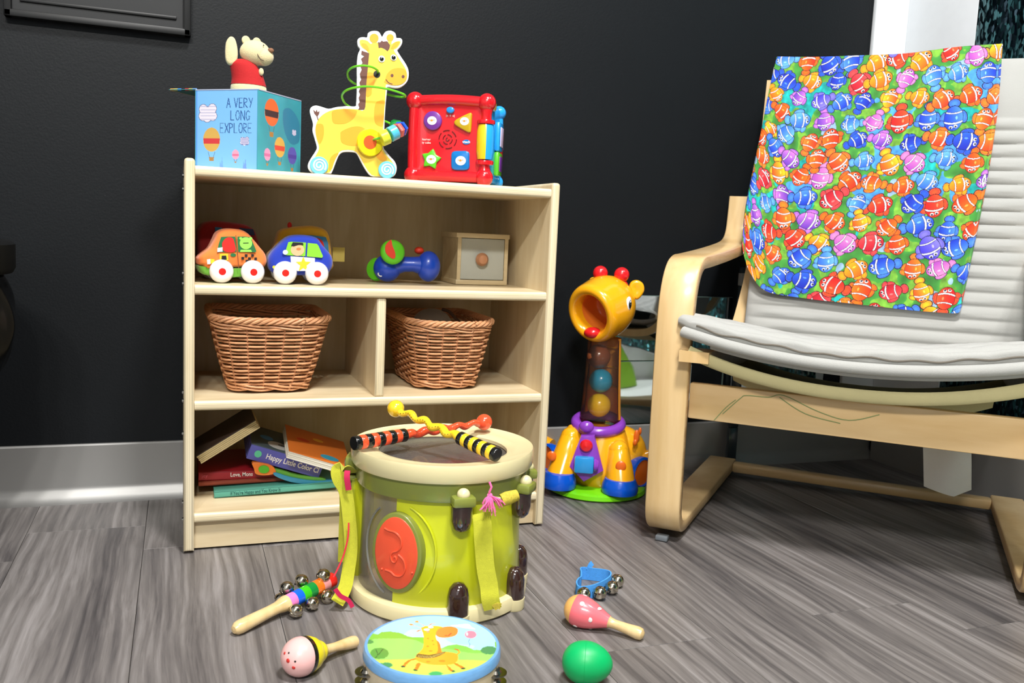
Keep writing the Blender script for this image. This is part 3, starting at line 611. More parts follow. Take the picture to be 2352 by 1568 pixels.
# ------------------------------------------------------------------ red activity cube
cs = .1323; cf = Frame((.5096, .0913, Z1), -.506)     # origin at the near right corner post, x from left to right along the front
cube = thing('activity_cube', 'red plastic activity cube with shaped buttons and blue side', 'toy', cf)
CR_ = plastic('cube_red', (214, 24, 34), rough=.22, coat=.6); CB_ = plastic('cube_blue', (40, 160, 236)); CYL = plastic('cube_yellow', (240, 200, 30)); CG = plastic('cube_green', (92, 196, 40)); CP = plastic('cube_purple', (112, 52, 150)); CDB = plastic('cube_dark_blue', (0, 112, 190))
br = .0165; zb = br
def cfm(X, Y, y=0.0): u, v = 690+X/4.0204, 50+Y/4.0204; a = cf.uv(u, v, y); return a
# bowed front panel
def panel(u, v):
    x = -cs+.004+u*(cs-.008); z = zb+.0+v*(cs); e = max(abs(u-.5), abs(v-.5))*2; dish = .0045*(1-min(1, e)**6)
    return (x, -.006+dish, z)
m = MB(); m.grid(panel, 20, 20); m.box((-cs/2, cs/2, zb+cs/2), (cs-.004, cs-.004, cs), .004); m.build('body', CR_, cube)
for nm, ax, az, bx, bz in (('rail', -cs, zb, -cs, zb+cs), ('rail', -cs, zb+cs, 0, zb+cs), ('rail', -cs, zb, 0, zb)):
    n_ = 14; pts = []; bow = .006
    for k in range(n_+1):
        t = k/n_; s_ = math.sin(PI*t); pts.append((ax+(bx-ax)*t+(-bow*.2*s_ if ax == bx else 0), -.001, az+(bz-az)*t+((bow*.5*s_ if az > .08 else -bow*.0*s_) if az == bz else 0)))
    MB().tube(pts, .0098, 12).build(nm, CR_, cube)
for x, y, z, m_ in ((-cs, 0, zb, CR_), (-cs, 0, zb+cs, CR_), (0, 0, zb, CR_), (0, 0, zb+cs, CR_), (0, cs, zb, CB_), (0, cs, zb+cs, CB_), (-cs, cs, zb, CYL), (-cs, cs, zb+cs, CYL)):
    MB().ball((x, y, z), br if m_ is CR_ else br*.82, 24).build('corner_ball', m_, cube)
for z0, z1 in ((zb+cs-.012, zb+cs-.038), (zb+.012, zb+.030)):
    sg = 1 if z1 > z0 else -1
    MB().lathe([(.0115, z0), (.0095, z0+sg*.008), (.0095, z1-sg*.008), (.0155, z1-sg*.007), (.0165, z1-sg*.003), (.0155, z1), (0, z1)], 24).build('post_collar', CR_, cube)
prof = [(0, .031), (.0135, .032), (.0158, .045), (.0162, .07), (.0158, zb+cs-.048), (.0135, zb+cs-.038), (0, zb+cs-.038)]
prof = [(0, zb+.031), (.0135, zb+.032), (.0158, zb+.045), (.0162, zb+.065), (.0158, zb+cs-.05), (.0135, zb+cs-.039), (0, zb+cs-.038)]
va_ = math.radians(-90+29-0)  # split faces the viewer
MB().lathe(prof, 16, 0, None, va_-.25-PI*.5, va_-.25).build('roller', CYL, cube); MB().lathe(prof, 30, 0, None, va_-.25, va_-.25+PI*1.5).build('roller', CB_, cube)
# side face pieces (right side, receding)
MB().box((-.002, cs/2, zb+cs/2), (.012, cs-.02, cs+.012), .004).build('side_panel', CB_, cube)
MB().tube([(0, cs, zb), (.003, cs, zb+cs*.5), (0, cs, zb+cs)], .008, 12).build('rail', CB_, cube)
MB().box((.008, cs*.72, zb+cs*.62), (.010, .04, .055), .004).build('side_frame', CB_, cube); MB().box((.0135, cs*.72, zb+cs*.62), (.002, .026, .036), .0008).build('side_picture', mat('pale_lilac_card', (206, 190, 222), .4), cube)
MB().box((.007, cs*.86, zb+cs*.50), (.010, .03, .06), .004).build('side_frame', CR_, cube)
MB().box((.008, cs*.72, zb+cs*.24), (.010, .04, .045), .004).build('side_frame', CG, cube); MB().box((.0135, cs*.72, zb+cs*.24), (.002, .026, .028), .0008).build('side_picture', CP, cube)
MB().box((.002, cs*.3, zb+cs*1.0), (.014, .03, .018), .005).build('side_frame', CYL, cube)
# buttons on the front
fy = -.0022
def btn(name, pts, m_, th=.005, bev=.0018, sm=0):
    if sm: pts = smooth_poly(pts, sm)
    return MB().prism(pts, fy-th, fy+.004, bev).build(name, m_, cube, ang=60)
DK = plastic('button_shadow_ring', (24, 30, 70))
def cpts(pts, y=fy): return [cfm(X, Y, y) for X, Y in pts]
def ring_pts(X, Y, rx, ry, n=32): return [(X+rx*math.cos(a), Y+ry*math.sin(a)) for a in np.linspace(0, 2*PI, n, False)]
FACEW = mat('button_face_white', (232, 232, 226), .4); FACEO = mat('button_face_orange', (240, 140, 40), .4)
def chick(parent, X, Y, r, y):
    for n_, pts, m_, dy in (('printed_face', ring_pts(X, Y, r, r*.9, 20), FACEW, 0), ('printed_beak', ring_pts(X-r*.05, Y-r*.05, r*.28, r*.2, 10), FACEO, -.0003), ('printed_eye', ring_pts(X-r*.45, Y-r*.1, r*.08, r*.08, 8), EB, -.0003), ('printed_eye', ring_pts(X+r*.4, Y-r*.1, r*.08, r*.08, 8), EB, -.0003)):
        decal(parent, n_, [cfm(a, b_, y) for a, b_ in pts], y+dy, m_, .0003)
b1 = btn('round_button', cpts(ring_pts(1225, 915, 84, 88)), CP); chick(b1, 1215, 912, 44, fy-.005)
b2 = btn('triangle_button', smooth_poly(cpts([(1424,935),(1440,905),(1560,845),(1584,850),(1586,880),(1578,1005),(1565,1024),(1535,1015),(1440,960)]), 2), plastic('cube_mustard', (190, 160, 20))); chick(b2, 1515, 918, 42, fy-.005)
st = []
for k in range(10):
    a = -PI/2+k*PI/5+.2; r = 98 if k % 2 == 0 else 62; st.append((1210+r*math.cos(a)*.95, 1270+r*math.sin(a)))
b3 = btn('star_button', smooth_poly(cpts(st), 2), CG); chick(b3, 1208, 1270, 46, fy-.005)
b4 = btn('square_button', smooth_poly(cpts([(1405,1205),(1480,1194),(1555,1203),(1562,1280),(1556,1360),(1480,1372),(1405,1358),(1397,1280)]), 3), CDB); chick(b4, 1480, 1282, 48, fy-.005)
btn('switch_knob', cpts(ring_pts(1388, 818, 36, 30)), plastic('switch_blue', (30, 140, 226)), .006)
GRL = mat('speaker_slot', (110, 10, 16), .6)
for r, segs in ((80, 6), (42, 4), (14, 1)):
    for s_ in range(segs):
        a0 = 2*PI*s_/segs; a1 = a0+2*PI/segs*.72
        pts = [cfm(1360+r*math.cos(a), 1085+r*1.05*math.sin(a), fy) for a in np.linspace(a0, a1, 8)]
        MB().tube([(p[0], -.0024-(.0), p[1]) for p in pts], .0009, 5).build('speaker_slot', GRL, cube)
decal(cube, 'logo_badge', cpts(ring_pts(1533, 1110, 36, 22)), fy, CDB, .0008, label='blue oval badge with white letters')
c = cfm(1533, 1110, fy); text(cube, 'vtech', .0065, FACEW, T(c[0], fy-.001, c[1]) @ FRONT, ext=.0002, bold=.0001)
for X, Y, s_ in ((1135, 1085, 'busy learner'), (1135, 1115, 'activity cube')):
    c = cfm(X, Y, fy); text(cube, s_, .0056, FACEW, T(c[0], fy-.0004, c[1]) @ FRONT, ext=.0002)
c = cfm(1385, 868, fy); text(cube, '|o  II  o|', .005, FACEW, T(c[0], fy-.0004, c[1]) @ FRONT, 'symbols', ext=.0002)
# ------------------------------------------------------------------ second shelf: soft cars, rattle, drawer box
Z2 = SZ[1]+.0004
cz = lambda X, Y: (410+X/5.6, 440+Y/5.6)
WHT = plastic('wheel_white_plastic', (240, 240, 246), rough=.15, coat=.7); HUB = plastic('hub_red', (236, 36, 28))
def soft_car(name, label, org, ang, body, body_m, wheels, base=None, base_m=None, thick=.058, wr=None, roof=None):
    fr = Frame((org[0], org[1], Z2), ang); t = thing(name, label, 'toy car', fr, 'soft toy vehicles on the middle shelf')
    lo = fr.uv(*cz(wheels[0][0], wheels[0][1]+wheels[0][2]))[1]
    def P(X, Y, y=0.0): a = fr.uv(*cz(X, Y), y); return (a[0], a[1]-lo)
    by = .006
    MB().puff(smooth_poly([P(X, Y, by) for X, Y in body], 3), by, by+thick, .014, 5, dome=.003).build('body', body_m, t)
    if base: MB().puff(smooth_poly([P(X, Y, by) for X, Y in base], 3), by+.002, by+thick-.002, .008, 4).build('chassis', base_m, t)
    for X, Y, r in wheels:
        c = P(X, Y, -.004); rr = c[1]
        for s_, y0 in ((1, .0), (-1, thick+.012)):
            w = MB().lathe([(0, .0085), (rr*.33, .0085), (rr*.6, .0078), (rr*.86, .0045), (rr, -.001), (rr*.96, -.006), (rr*.5, -.008), (0, -.008)], 32, M=T(c[0], y0, rr) @ R(PI/2*s_, 'X')).build('wheel', WHT, t)
            hx = .12*rr*s_
            MB().lathe([(0, .0094), (rr*.28, .0090), (rr*.32, .008), (0, .0078)], 20, M=T(c[0], y0, rr) @ R(PI/2*s_, 'X')).build('hub', HUB, w)
    return t, P, by-.0034
def pr_(t, P, y, name, pts, m_, dy=0, sm=0): return decal(t, name, [P(X, Y, y) for X, Y in pts], y-dy, m_, .0005, sm)
CLO = dict(rough=.85, sheen=.3, bump=.4, bscale=1500)
ORG = mat('orange_cloth', (236, 128, 52), **CLO); NAV = mat('royal_blue_cloth', (14, 52, 176), **CLO); GRC = mat('green_cloth', (96, 160, 44), **CLO); DGR = mat('dark_green_cloth', (30, 110, 60), **CLO)
LIM = mat('lime_cloth', (136, 212, 50), **CLO); RDC = mat('deep_red_cloth', (160, 22, 22), **CLO); YLC = mat('bus_yellow_cloth', (224, 168, 26), **CLO); SKY = mat('window_blue_cloth', (54, 128, 176), **CLO); INK = mat('black_print', (24, 24, 28), .8); WHC = mat('white_cloth', (224, 224, 222), **CLO); YEC = mat('yellow_print', (232, 200, 40), .8); SKN = mat('peach_print', (238, 184, 140), .8); RDP = mat('red_print', (212, 36, 30), .8); TLP = mat('pale_green_print', (150, 220, 90), .8); MIRP = mat('pale_mirror_print', (200, 216, 224), .7)
q = on_z(512, 651, Z2)
t, P, y = soft_car('toy_taxi', 'orange cloth toy taxi with white wheels and checker squares', (q.x, .047), .10,
    [(262,900),(265,850),(330,790),(400,740),(440,680),(480,600),(520,525),(600,485),(700,475),(820,490),(900,530),(960,590),(1050,700),(1130,800),(1155,900),(1130,960),(1090,982),(1000,975),(700,980),(400,1005),(340,1010),(310,960),(270,940)], ORG,
    [(560, 1025, 150), (963, 1033, 148)], [(265,950),(400,1000),(700,985),(1000,975),(1090,990),(1060,1050),(900,1090),(600,1110),(420,1085),(300,1050)], GRC)
for pts in ([(548,580),(640,576),(728,576),(738,680),(744,772),(620,776),(497,774),(515,680)], [(757,576),(860,576),(925,585),(960,660),(1002,762),(988,778),(870,776),(768,774)]): pr_(t, P, y, 'window_print', pts, DGR)
pr_(t, P, y, 'window_print', [(570,640),(620,590),(690,592),(718,650),(728,768),(590,768),(560,690)], RDP, .0005, 3)
pr_(t, P, y, 'window_print', ring_pts(866, 662, 80, 78), TLP, .0005); pr_(t, P, y, 'window_print', [(800,745),(930,745),(945,774),(790,774)], TLP, .0005)
for X in (800, 928): pr_(t, P, y, 'window_print', ring_pts(X, 600, 20, 18, 12), TLP, .0004)
pr_(t, P, y, 'window_print', [(830,656),(900,654),(900,662),(830,664)], INK, .0009); pr_(t, P, y, 'mirror_print', [(500,722),(566,712),(566,770),(498,776)], MIRP, .0006)
pr_(t, P, y, 'sign_print', [(530,798),(636,796),(640,880),(528,890)], YEC); pr_(t, P, y, 'sign_print', [(556,822),(612,820),(620,872),(552,876)], INK, .0004)
pr_(t, P, y, 'handle_print', ring_pts(704, 813, 36, 22), DGR); pr_(t, P, y, 'lamp_print', [(365,870),(410,864),(412,930),(370,932)], WHC); pr_(t, P, y, 'lamp_print', [(414,862),(462,868),(460,915),(414,925)], YEC)
for X, Y in ((826,855),(870,820),(912,860),(952,818),(992,862),(880,892)): pr_(t, P, y, 'checker_print', [(X-17,Y-17),(X+17,Y-17),(X+17,Y+17),(X-17,Y+17)], INK)
pr_(t, P, y, 'door_seam', [(733,560),(741,560),(780,985),(772,985)], mat('brown_seam', (120, 60, 30), .8), .0002)
q = on_z(657, 653, Z2)
t, P, y = soft_car('toy_police_car', 'royal blue cloth toy police car with yellow star door', (q.x, .050), -.02,
    [(1152,900),(1165,840),(1210,770),(1290,690),(1360,625),(1440,578),(1560,562),(1700,572),(1800,610),(1860,690),(1930,770),(1985,850),(1995,950),(1960,1030),(1900,1076),(1600,1086),(1300,1080),(1200,1040),(1160,980)], NAV, [(1375, 1050, 148), (1785, 1060, 145)])
pr_(t, P, y, 'window_print', [(1412,655),(1450,648),(1640,660),(1630,835),(1372,820),(1370,790)], LIM); pr_(t, P, y, 'window_print', [(1662,664),(1780,676),(1800,700),(1858,835),(1845,855),(1650,838)], LIM)
pr_(t, P, y, 'face_print', ring_pts(1530, 755, 86, 76), SKN, .0005); pr_(t, P, y, 'hair_print', [(1448,700),(1470,655),(1600,662),(1606,690),(1540,690),(1480,710)], INK, .0009)
pr_(t, P, y, 'cheek_print', ring_pts(1545, 740, 30, 16, 14), mat('orange_print', (240, 130, 70), .8), .001); pr_(t, P, y, 'mirror_print', ring_pts(1374, 784, 34, 32, 16), MIRP, .0006)
pr_(t, P, y, 'door_print', [(1440,835),(1755,858),(1750,1020),(1530,1026),(1445,920)], WHC, .0001)
st = [(1605+(100 if k % 2 == 0 else 42)*math.cos(-PI/2+k*PI/5), 940+(104 if k % 2 == 0 else 44)*math.sin(-PI/2+k*PI/5)) for k in range(10)]
pr_(t, P, y, 'star_print', st, YEC, .0006); pr_(t, P, y, 'headlamp_print', ring_pts(1230, 975, 22, 20, 12), YEC)
t, P, y = soft_car('toy_fire_engine', 'dark red cloth toy vehicle mostly hidden behind the taxi', (.045, .155), .05,
    [(245,540),(262,450),(320,380),(450,350),(620,362),(780,382),(900,410),(985,470),(1020,560),(1055,680),(1055,900),(1000,960),(300,960),(250,900)], RDC, [(400, 985, 110), (850, 985, 110)])
pr_(t, P, y, 'window_print', [(780,440),(960,460),(985,540),(800,520)], mat('dark_window_print', (40, 50, 80), .7)); pr_(t, P, y, 'window_print', [(470,430),(560,440),(560,500),(470,500)], SKY)
t, P, y = soft_car('toy_bus', 'yellow cloth toy bus with blue windscreen behind the blue car', (.165, .150), .0,
    [(1150,780),(1220,690),(1260,600),(1300,480),(1400,430),(1600,405),(1750,402),(1890,445),(1950,530),(1975,680),(1990,820),(1990,960),(1700,985),(1300,980),(1180,940)], YLC, [(1350, 1000, 105), (1800, 1000, 105)])
pr_(t, P, y, 'window_print', [(1375,545),(1440,525),(1700,520),(1895,545),(1925,620),(1935,745),(1600,760),(1330,700)], SKY); pr_(t, P, y, 'window_print', [(1740,560),(1800,560),(1860,610),(1870,720),(1780,700),(1720,600)], RDP, .0005, 3)
a_ = P(2060, 770, .03); MB().box((a_[0], .03, a_[1]), (.022, .0012, .026), .0005, M=None).build('cloth_tag', mat('cream_tag', (196, 176, 90), .8), t)
a_ = P(1430, 395, .03); MB().ball((a_[0], .03, a_[1]), (.004, .004, .006), 12).build('roof_light', RDP, t)

# blue rattle toy
rz = lambda X, Y: (800+X/4.704, 480+Y/4.704)
q = on_z(890, 652, Z2); rf = facing((q.x, .16, Z2)); t = thing('rattle_toy', 'blue two-ball baby rattle with green and red disc lying down', 'toy', rf)
lo = rf.uv(*rz(430, 800))[1]
def rp(X, Y, y=0.0): a = rf.uv(*rz(X, Y), y); return Vector((a[0], y, a[1]-lo))
k = (rp(500, 600)-rp(400, 600)).length/100
RB = plastic('rattle_blue', (14, 66, 186), rough=.35); RG = mat('rattle_green', (92, 196, 30), .5); RR = mat('rattle_red', (222, 60, 34), .5)
MB().ball(rp(865, 622), (132*k, 132*k, 168*k), 28).build('ball_end', RB, t); MB().tube([rp(470, 620), rp(600, 600), rp(700, 600), rp(780, 610)], [110*k, 84*k, 82*k, 100*k], 24).build('handle', RB, t)
MB().ball(rp(420, 640), (150*k, 130*k, 150*k), 28).build('ball_head', RB, t)
M_ = Matrix.Translation(rp(478, 468, -.026)) @ R(.25, 'Z') @ R(PI/2-.15, 'X')
d_ = MB().lathe([(0, .009), (100*k, .008), (128*k, .004), (134*k, -.001), (120*k, -.006), (0, -.008)], 32, M=M_).build('ear_disc', RG, t)
pts = [(-40, 120), (-90, 60), (-85, -20), (-20, -75), (14, -60), (10, 0), (-15, 60), (-25, 115)]
MB().prism([(a*k, b_*k) for a, b_ in smooth_poly(pts, 4)], -.0098, -.0075, M=Matrix.Translation(rp(478, 468, -.026)) @ R(.25, 'Z') @ R(-.15, 'X')).build('ear_patch', RR, d_)
MB().lathe([(0, .006), (110*k, .005), (128*k, 0), (110*k, -.005), (0, -.006)], 28, M=Matrix.Translation(rp(300, 655, .008)) @ R(-.7, 'Z') @ R(PI/2, 'X')).build('ear_disc', RG, t)
MB().ball(rp(765, 450, .02), (.009, .009, .007), 16).build('knob', RR, t)
MB().tube(smooth_poly([tuple(rp(X, Y, -.0305)) for X, Y in ((325, 690), (325, 712), (345, 728), (362, 726))], 4, False), .0012, 6).build('eye_mark', WHC, t)

# little drawer box
q0 = on_z(1163, 656, Z2); bw = .1035; df = Frame((q0.x-bw+.001, q0.y, Z2), 0.0); bh = .0985; bd = .105
t = thing('drawer_box', 'small wooden drawer box with grey front and round knob', 'box', df)
BWD = wood('light_toy_wood', (214, 196, 158), (190, 168, 126), 'X')
MB().box((bw/2, bd/2, .005), (bw, bd, .009), .001).build('base_board', BWD, t); MB().box((bw/2, bd/2, bh-.005), (bw+.003, bd+.002, .009), .001).build('top_board', BWD, t)
for x in (.0045, bw-.0045): MB().box((x+.001, bd/2, bh/2), (.007, bd-.003, bh-.019)).build('side_board', BWD, t)
MB().box((bw/2, bd-.004, bh/2), (bw-.012, .005, bh-.019)).build('rear_board', BWD, t)
MB().box((bw/2+.001, .006, bh/2), (bw-.017, .006, bh-.021), .0008).build('drawer_front', mat('grey_card_panel', (176, 178, 168), .7), t)
c = df.uv(1109, 596, -.01); MB().lathe([(0, .016), (.008, .0145), (.0125, .009), (.0125, .006), (.008, .002), (.004, -.003), (0, -.003)], 24, M=T(c[0], .002, c[1]) @ R(PI/2, 'X')).build('knob', wood('knob_wood', (196, 142, 104), (170, 114, 78), 'Z'), t)

# ------------------------------------------------------------------ wicker baskets on the third shelf
Z3 = SZ[2]+.0004
WIC = mat('wicker_willow', (214, 156, 112), .5, var=.25, vscale=90, bump=.4, bscale=700); WID = mat('wicker_stake', (156, 98, 64), .6, var=.3, vscale=90)
def rrect(w, d, r, n=96):
    """points round a rounded rectangle, evenly by angle"""
    out = []; P_ = []
    for cx, cy, a0 in ((w/2-r, -d/2+r, -PI/2), (w/2-r, d/2-r, 0), (-w/2+r, d/2-r, PI/2), (-w/2+r, -d/2+r, PI)):
        for k in range(9): a = a0+PI/2*k/8; P_.append((cx+r*math.cos(a), cy+r*math.sin(a)))
    P_.append(P_[0]); L = [0]
    for a, b_ in zip(P_[:-1], P_[1:]): L.append(L[-1]+math.hypot(b_[0]-a[0], b_[1]-a[1]))
    for k in range(n):
        s_ = L[-1]*k/n; i = max(j for j in range(len(L)-1) if L[j] <= s_+1e-12); f = (s_-L[i])/max(L[i+1]-L[i], 1e-9)
        out.append((P_[i][0]+(P_[i+1][0]-P_[i][0])*f, P_[i][1]+(P_[i+1][1]-P_[i][1])*f))
    return out
def basket(label, cx, cy, bw_, bd_, tw, td, hh, lean=0.0):
    t = thing('wicker_basket', label, 'basket', Frame((cx, cy, Z3)), 'wicker baskets on the lower middle shelf')
    NS, N = 26, 208; rows = 17
    def ringp(f, n=N):
        w = bw_+(tw-bw_)*f**.85; d = bd_+(td-bd_)*f**.85; z = .006+(hh-.006)*f
        cr = rrect(w, d, .032+.012*f, n)
        return [(x, y, z+.006*f*f*((abs(x)/(w/2))**2*.6)) for x, y in cr]
    m_ = MB()
    for r in range(rows):
        f = .085+.80*r/(rows-1); P_ = ringp(f); pts = []
        for i, (x, y, z) in enumerate(P_):
            ph = PI*NS*i/N+(PI if r % 2 else 0); o = .0027*math.sin(ph); l_ = math.hypot(x, y); pts.append((x+x/l_*o, y+y/l_*o, z))
        m_.tube(pts, .0018, 6, closed=True)
    for r0, nn in ((.012, 2), (.90, 2)):        # twined bands at foot and below the rim
        for ph0 in (0, PI):
            for b_ in range(nn):
                P_ = ringp(r0+b_*.045); pts = []
                for i, (x, y, z) in enumerate(P_):
                    ph = PI*NS/2*i/N*1.0+ph0; o = .0030*math.sin(ph); l_ = math.hypot(x, y); pts.append((x+x/l_*o, y+y/l_*o, z+.0028*math.cos(ph)))
                m_.tube(pts, .0019, 6, closed=True)
    tag(m_.build('weave', WIC, t), kind='stuff')
    m2 = MB()
    levels = [ringp(f, NS) for f in np.linspace(.01, .97, 7)]
    for i in range(NS): m2.tube([l_[i] for l_ in levels], .0016, 6)
    m2.build('stakes', WID, t)['kind'] = 'stuff'
    m3 = MB(); P_ = ringp(1.0, 360)
    for s_ in range(4):
        pts = []
        for i, (x, y, z) in enumerate(P_):
            ph = 2*PI*16*i/360+s_*PI/2; l_ = math.hypot(x, y); pts.append((x+x/l_*.0038*math.cos(ph), y+y/l_*.0038*math.cos(ph), z+.0038*math.sin(ph)))
        m3.tube(pts, .0026, 6, closed=True)
    m3.build('rim', WIC, t)
    m4 = MB(); m4.add([(x*.97, y*.97, .005) for x, y in rrect(bw_, bd_, .032, 40)]+[(x*.97, y*.97, .008) for x, y in rrect(bw_, bd_, .032, 40)], [tuple(range(40)), tuple(range(40, 80))]+[(i, (i+1) % 40, 40+(i+1) % 40, 40+i) for i in range(40)]); m4.build('base', WID, t)
    return t
basket('wider wicker basket, the left one, empty with flared rim', .1365, .152, .128, .185, .192, .25, .124)
basket('wicker basket right of the divider with a grey plush inside', .4475, .152, .112, .185, .158, .25, .121)
# plush lying in the right basket
pf = Frame((.445, .175, Z3+.10)); t = thing('plush_toy', 'round grey plush head peeping over the right basket rim', 'toy', pf)
GPL = mat('grey_plush', (150, 144, 136), .95, sheen=.4, bump=.6, bscale=800)
MB().ball((0, 0, .008), (.037, .035, .028), 24).build('head', GPL, t); MB().ball((-.032, .0, -.02), (.02, .03, .02), 16).build('body', GPL, t)
MB().tube(smooth_poly([(.02, .005, .034), (.034, .002, .03), (.046, 0, .018), (.056, 0, .008)], 4, False), .003, 8).build('cord', mat('brown_cord', (90, 66, 50), .8), t)

# ------------------------------------------------------------------ books on the bottom shelf
Z4 = SZ[3]+.0004
bz = lambda X, Y: (410+X/2.7034, 900+Y/2.7034)
def book(name, label, A, B, y, thick, depth, cover, pages, kind='hard', lift=0.0, group=None, skew=0.0, z=None):
    """spine/edge runs from A to B (picture points of its lower edge) in the upright plane at depth y"""
    a = on_y(*bz(*A), y); b_ = on_y(*bz(*B), y); L_ = (b_-a).length; zl = Z4+.0004-min(a.z, b_.z); a, b_ = (a+Vector((0, 0, zl)), b_+Vector((0, 0, zl))) if zl > 0 else (a, b_); xd = (b_-a).normalized(); yd = Vector((-skew, math.cos(lift), math.sin(lift))).normalized(); yd = (yd-xd*yd.dot(xd)).normalized(); zd = xd.cross(yd)
    t = thing(name, label, 'book', None); Mx = Matrix(((xd.x, yd.x, zd.x, a.x), (xd.y, yd.y, zd.y, a.y), (xd.z, yd.z, zd.z, a.z), (0, 0, 0, 1))); t.matrix_world = Mx
    c = .0016
    if kind == 'hard':
        MB().box((L_/2, depth/2, c/2), (L_, depth, c), .0005).box((L_/2, depth/2, thick-c/2), (L_, depth, c), .0005).box((L_/2, c/2, thick/2), (L_, c, thick), .0006).build('cover', cover, t)
        MB().box((L_/2, depth/2+.0005, thick/2), (L_-.005, depth-.005, thick-2*c)).build('pages', pages, t)
    else:                                  # board book: thick leaves seen at the edge
        n = max(3, int(thick/.003)); pg = MB()
        for k_ in range(n): pg.box((L_/2, depth/2, thick*(k_+.5)/n), (L_-(k_ % 2)*.0012, depth-(k_ % 2)*.001, thick/n*.86), .0004)
        pg.build('board_pages', pages, t)
        MB().box((L_/2, depth/2, thick+.0005), (L_+.0005, depth+.0005, .0014), .0004).build('cover', cover, t)
    return t, L_
PW = mat('page_white', (232, 228, 214), .8); PC = mat('page_cream_board', (206, 186, 138), .85, var=.15, vscale=200)
GRP = 'picture books piled on the bottom shelf'
TC = mat('teal_book_cloth', (84, 158, 140), .5); t, L_ = book('picture_book', 'thin teal paperback lowest in the pile, spine out', (222, 668), (978, 603), .080, .0105, .16, TC, PW, group=GRP)
INKT = mat('dark_teal_ink', (24, 80, 76), .6); text(t, "If You're Happy and You Know It", .0085, INKT, T(L_*.33, -.0004, .0052) @ FRONT, ext=.0002, sx=.72)
BR = mat('brick_red_cover', (150, 62, 40), .5); book('picture_book', 'thin brick red book just under the thick red one', (124, 586), (720, 548), .105, .0075, .15, BR, PW)
RC = mat('crimson_cover', (150, 22, 34), .45); t, L_ = book('picture_book', 'thick crimson hardback with white spine letters', (124, 552), (650, 531), .108, .0150, .155, RC, PW)
WI = mat('white_ink', (232, 226, 220), .6); text(t, 'Love, Mons', .010, WI, T(L_*.50, -.0004, .0085) @ FRONT, ext=.0002, sx=.8, bold=.0001); text(t, 'joy', .008, mat('pink_ink', (214, 90, 110), .6), T(L_*.07, -.0004, .0085) @ FRONT, ext=.0002)
# colourful shaped board book
SHC = mat('shaped_book_blue', (56, 140, 176), .4); a = on_y(*bz(470, 545), .086)
sf = Frame((a.x, .086, a.z)); t = thing('shaped_board_book', 'curvy blue and green board book under the purple one', 'book', sf)
def sfp(X, Y, y=0.0): return sf.uv(*bz(X, Y), y)
lay = [([(600,500),(700,530),(850,553),(985,548),(985,572),(840,575),(700,560),(600,522)], SHC, 0), ([(520,470),(640,490),(740,520),(900,540),(900,554),(740,545),(600,515),(520,510)], mat('shaped_book_green', (96, 160, 60), .4), .004), ([(462,440),(560,452),(600,480),(600,508),(540,520),(482,512),(470,480)], mat('shaped_book_orange', (226, 120, 40), .4), .002)]
for pts, m_, dy in lay: MB().prism(smooth_poly([sfp(*p) for p in pts], 3), dy, dy+.014, .0008).build('board_leaf', m_, t)
MB().prism([sfp(*p) for p in ring_pts(530, 480, 34, 24, 16)], -.001, .002).build('printed_leaf', mat('leaf_green', (80, 170, 40), .5), t)
# purple-spined board book, cover up
t, L_ = book('board_book', 'board book with purple spine and colourful cover, leaning down right', (420, 412), (868, 536), .095, .027, .12, mat('dark_mixed_cover', (70, 84, 88), .5), mat('purple_spine', (84, 84, 164), .5), 'x', lift=.04, skew=-.12)
MB().box((L_/2, -.0004, .0135), (L_, .0012, .026), .0004).build('spine', mat('purple_spine', (84, 84, 164), .5), t)
text(t, 'Happy Little Color Cl', .0135, WI, T(L_*.60, -.0012, .0135) @ FRONT, ext=.0002, sx=.8, bold=.0002)
MB().prism(circ((.016, .0135), .0062, 20), -.0016, -.0009).build('emblem', mat('emblem_green', (90, 190, 150), .5), t)
for x, y_, r, c_ in ((.05, .03, .02, (200, 200, 196)), (.08, .055, .014, (220, 170, 60)), (.03, .06, .012, (60, 130, 190)), (.11, .04, .016, (190, 70, 60)), (.055, .035, .006, (30, 30, 30))):
    MB().lathe([(0, 0), (r, 0), (r, .0004), (0, .0004)], 20, M=T(x, y_, .0282)).build('cover_print', mat('cover_print_%d%d' % (int(x*1000), int(r*1000)), c_, .5), t)
# orange board book
t, L_ = book('board_book', 'orange board book with white page edges on top of pile', (668, 410), (1056, 522), .060, .0135, .125, mat('orange_cover', (226, 122, 46), .45), PW, 'x', lift=.11, skew=-.16)
for x, y_, r, c_ in ((.075, .02, .017, (60, 176, 214)), (.03, .07, .012, (222, 80, 40)), (.06, .09, .010, (240, 180, 60))):
    MB().lathe([(0, 0), (r, 0), (r, .0004), (0, .0004)], 20, M=T(x, y_, .0147) @ S(1, .6, 1)).build('cover_print', mat('orange_cover_print_%d' % int(x*1000), c_, .5), t)
# thick leaning board book
t, L_ = book('board_book', 'thick cream-edged board book tilted up against the left side', (142, 447), (508, 222), .062, .0150, .115, mat('dark_brown_cover', (58, 44, 36), .5), PC, 'x', lift=.02)
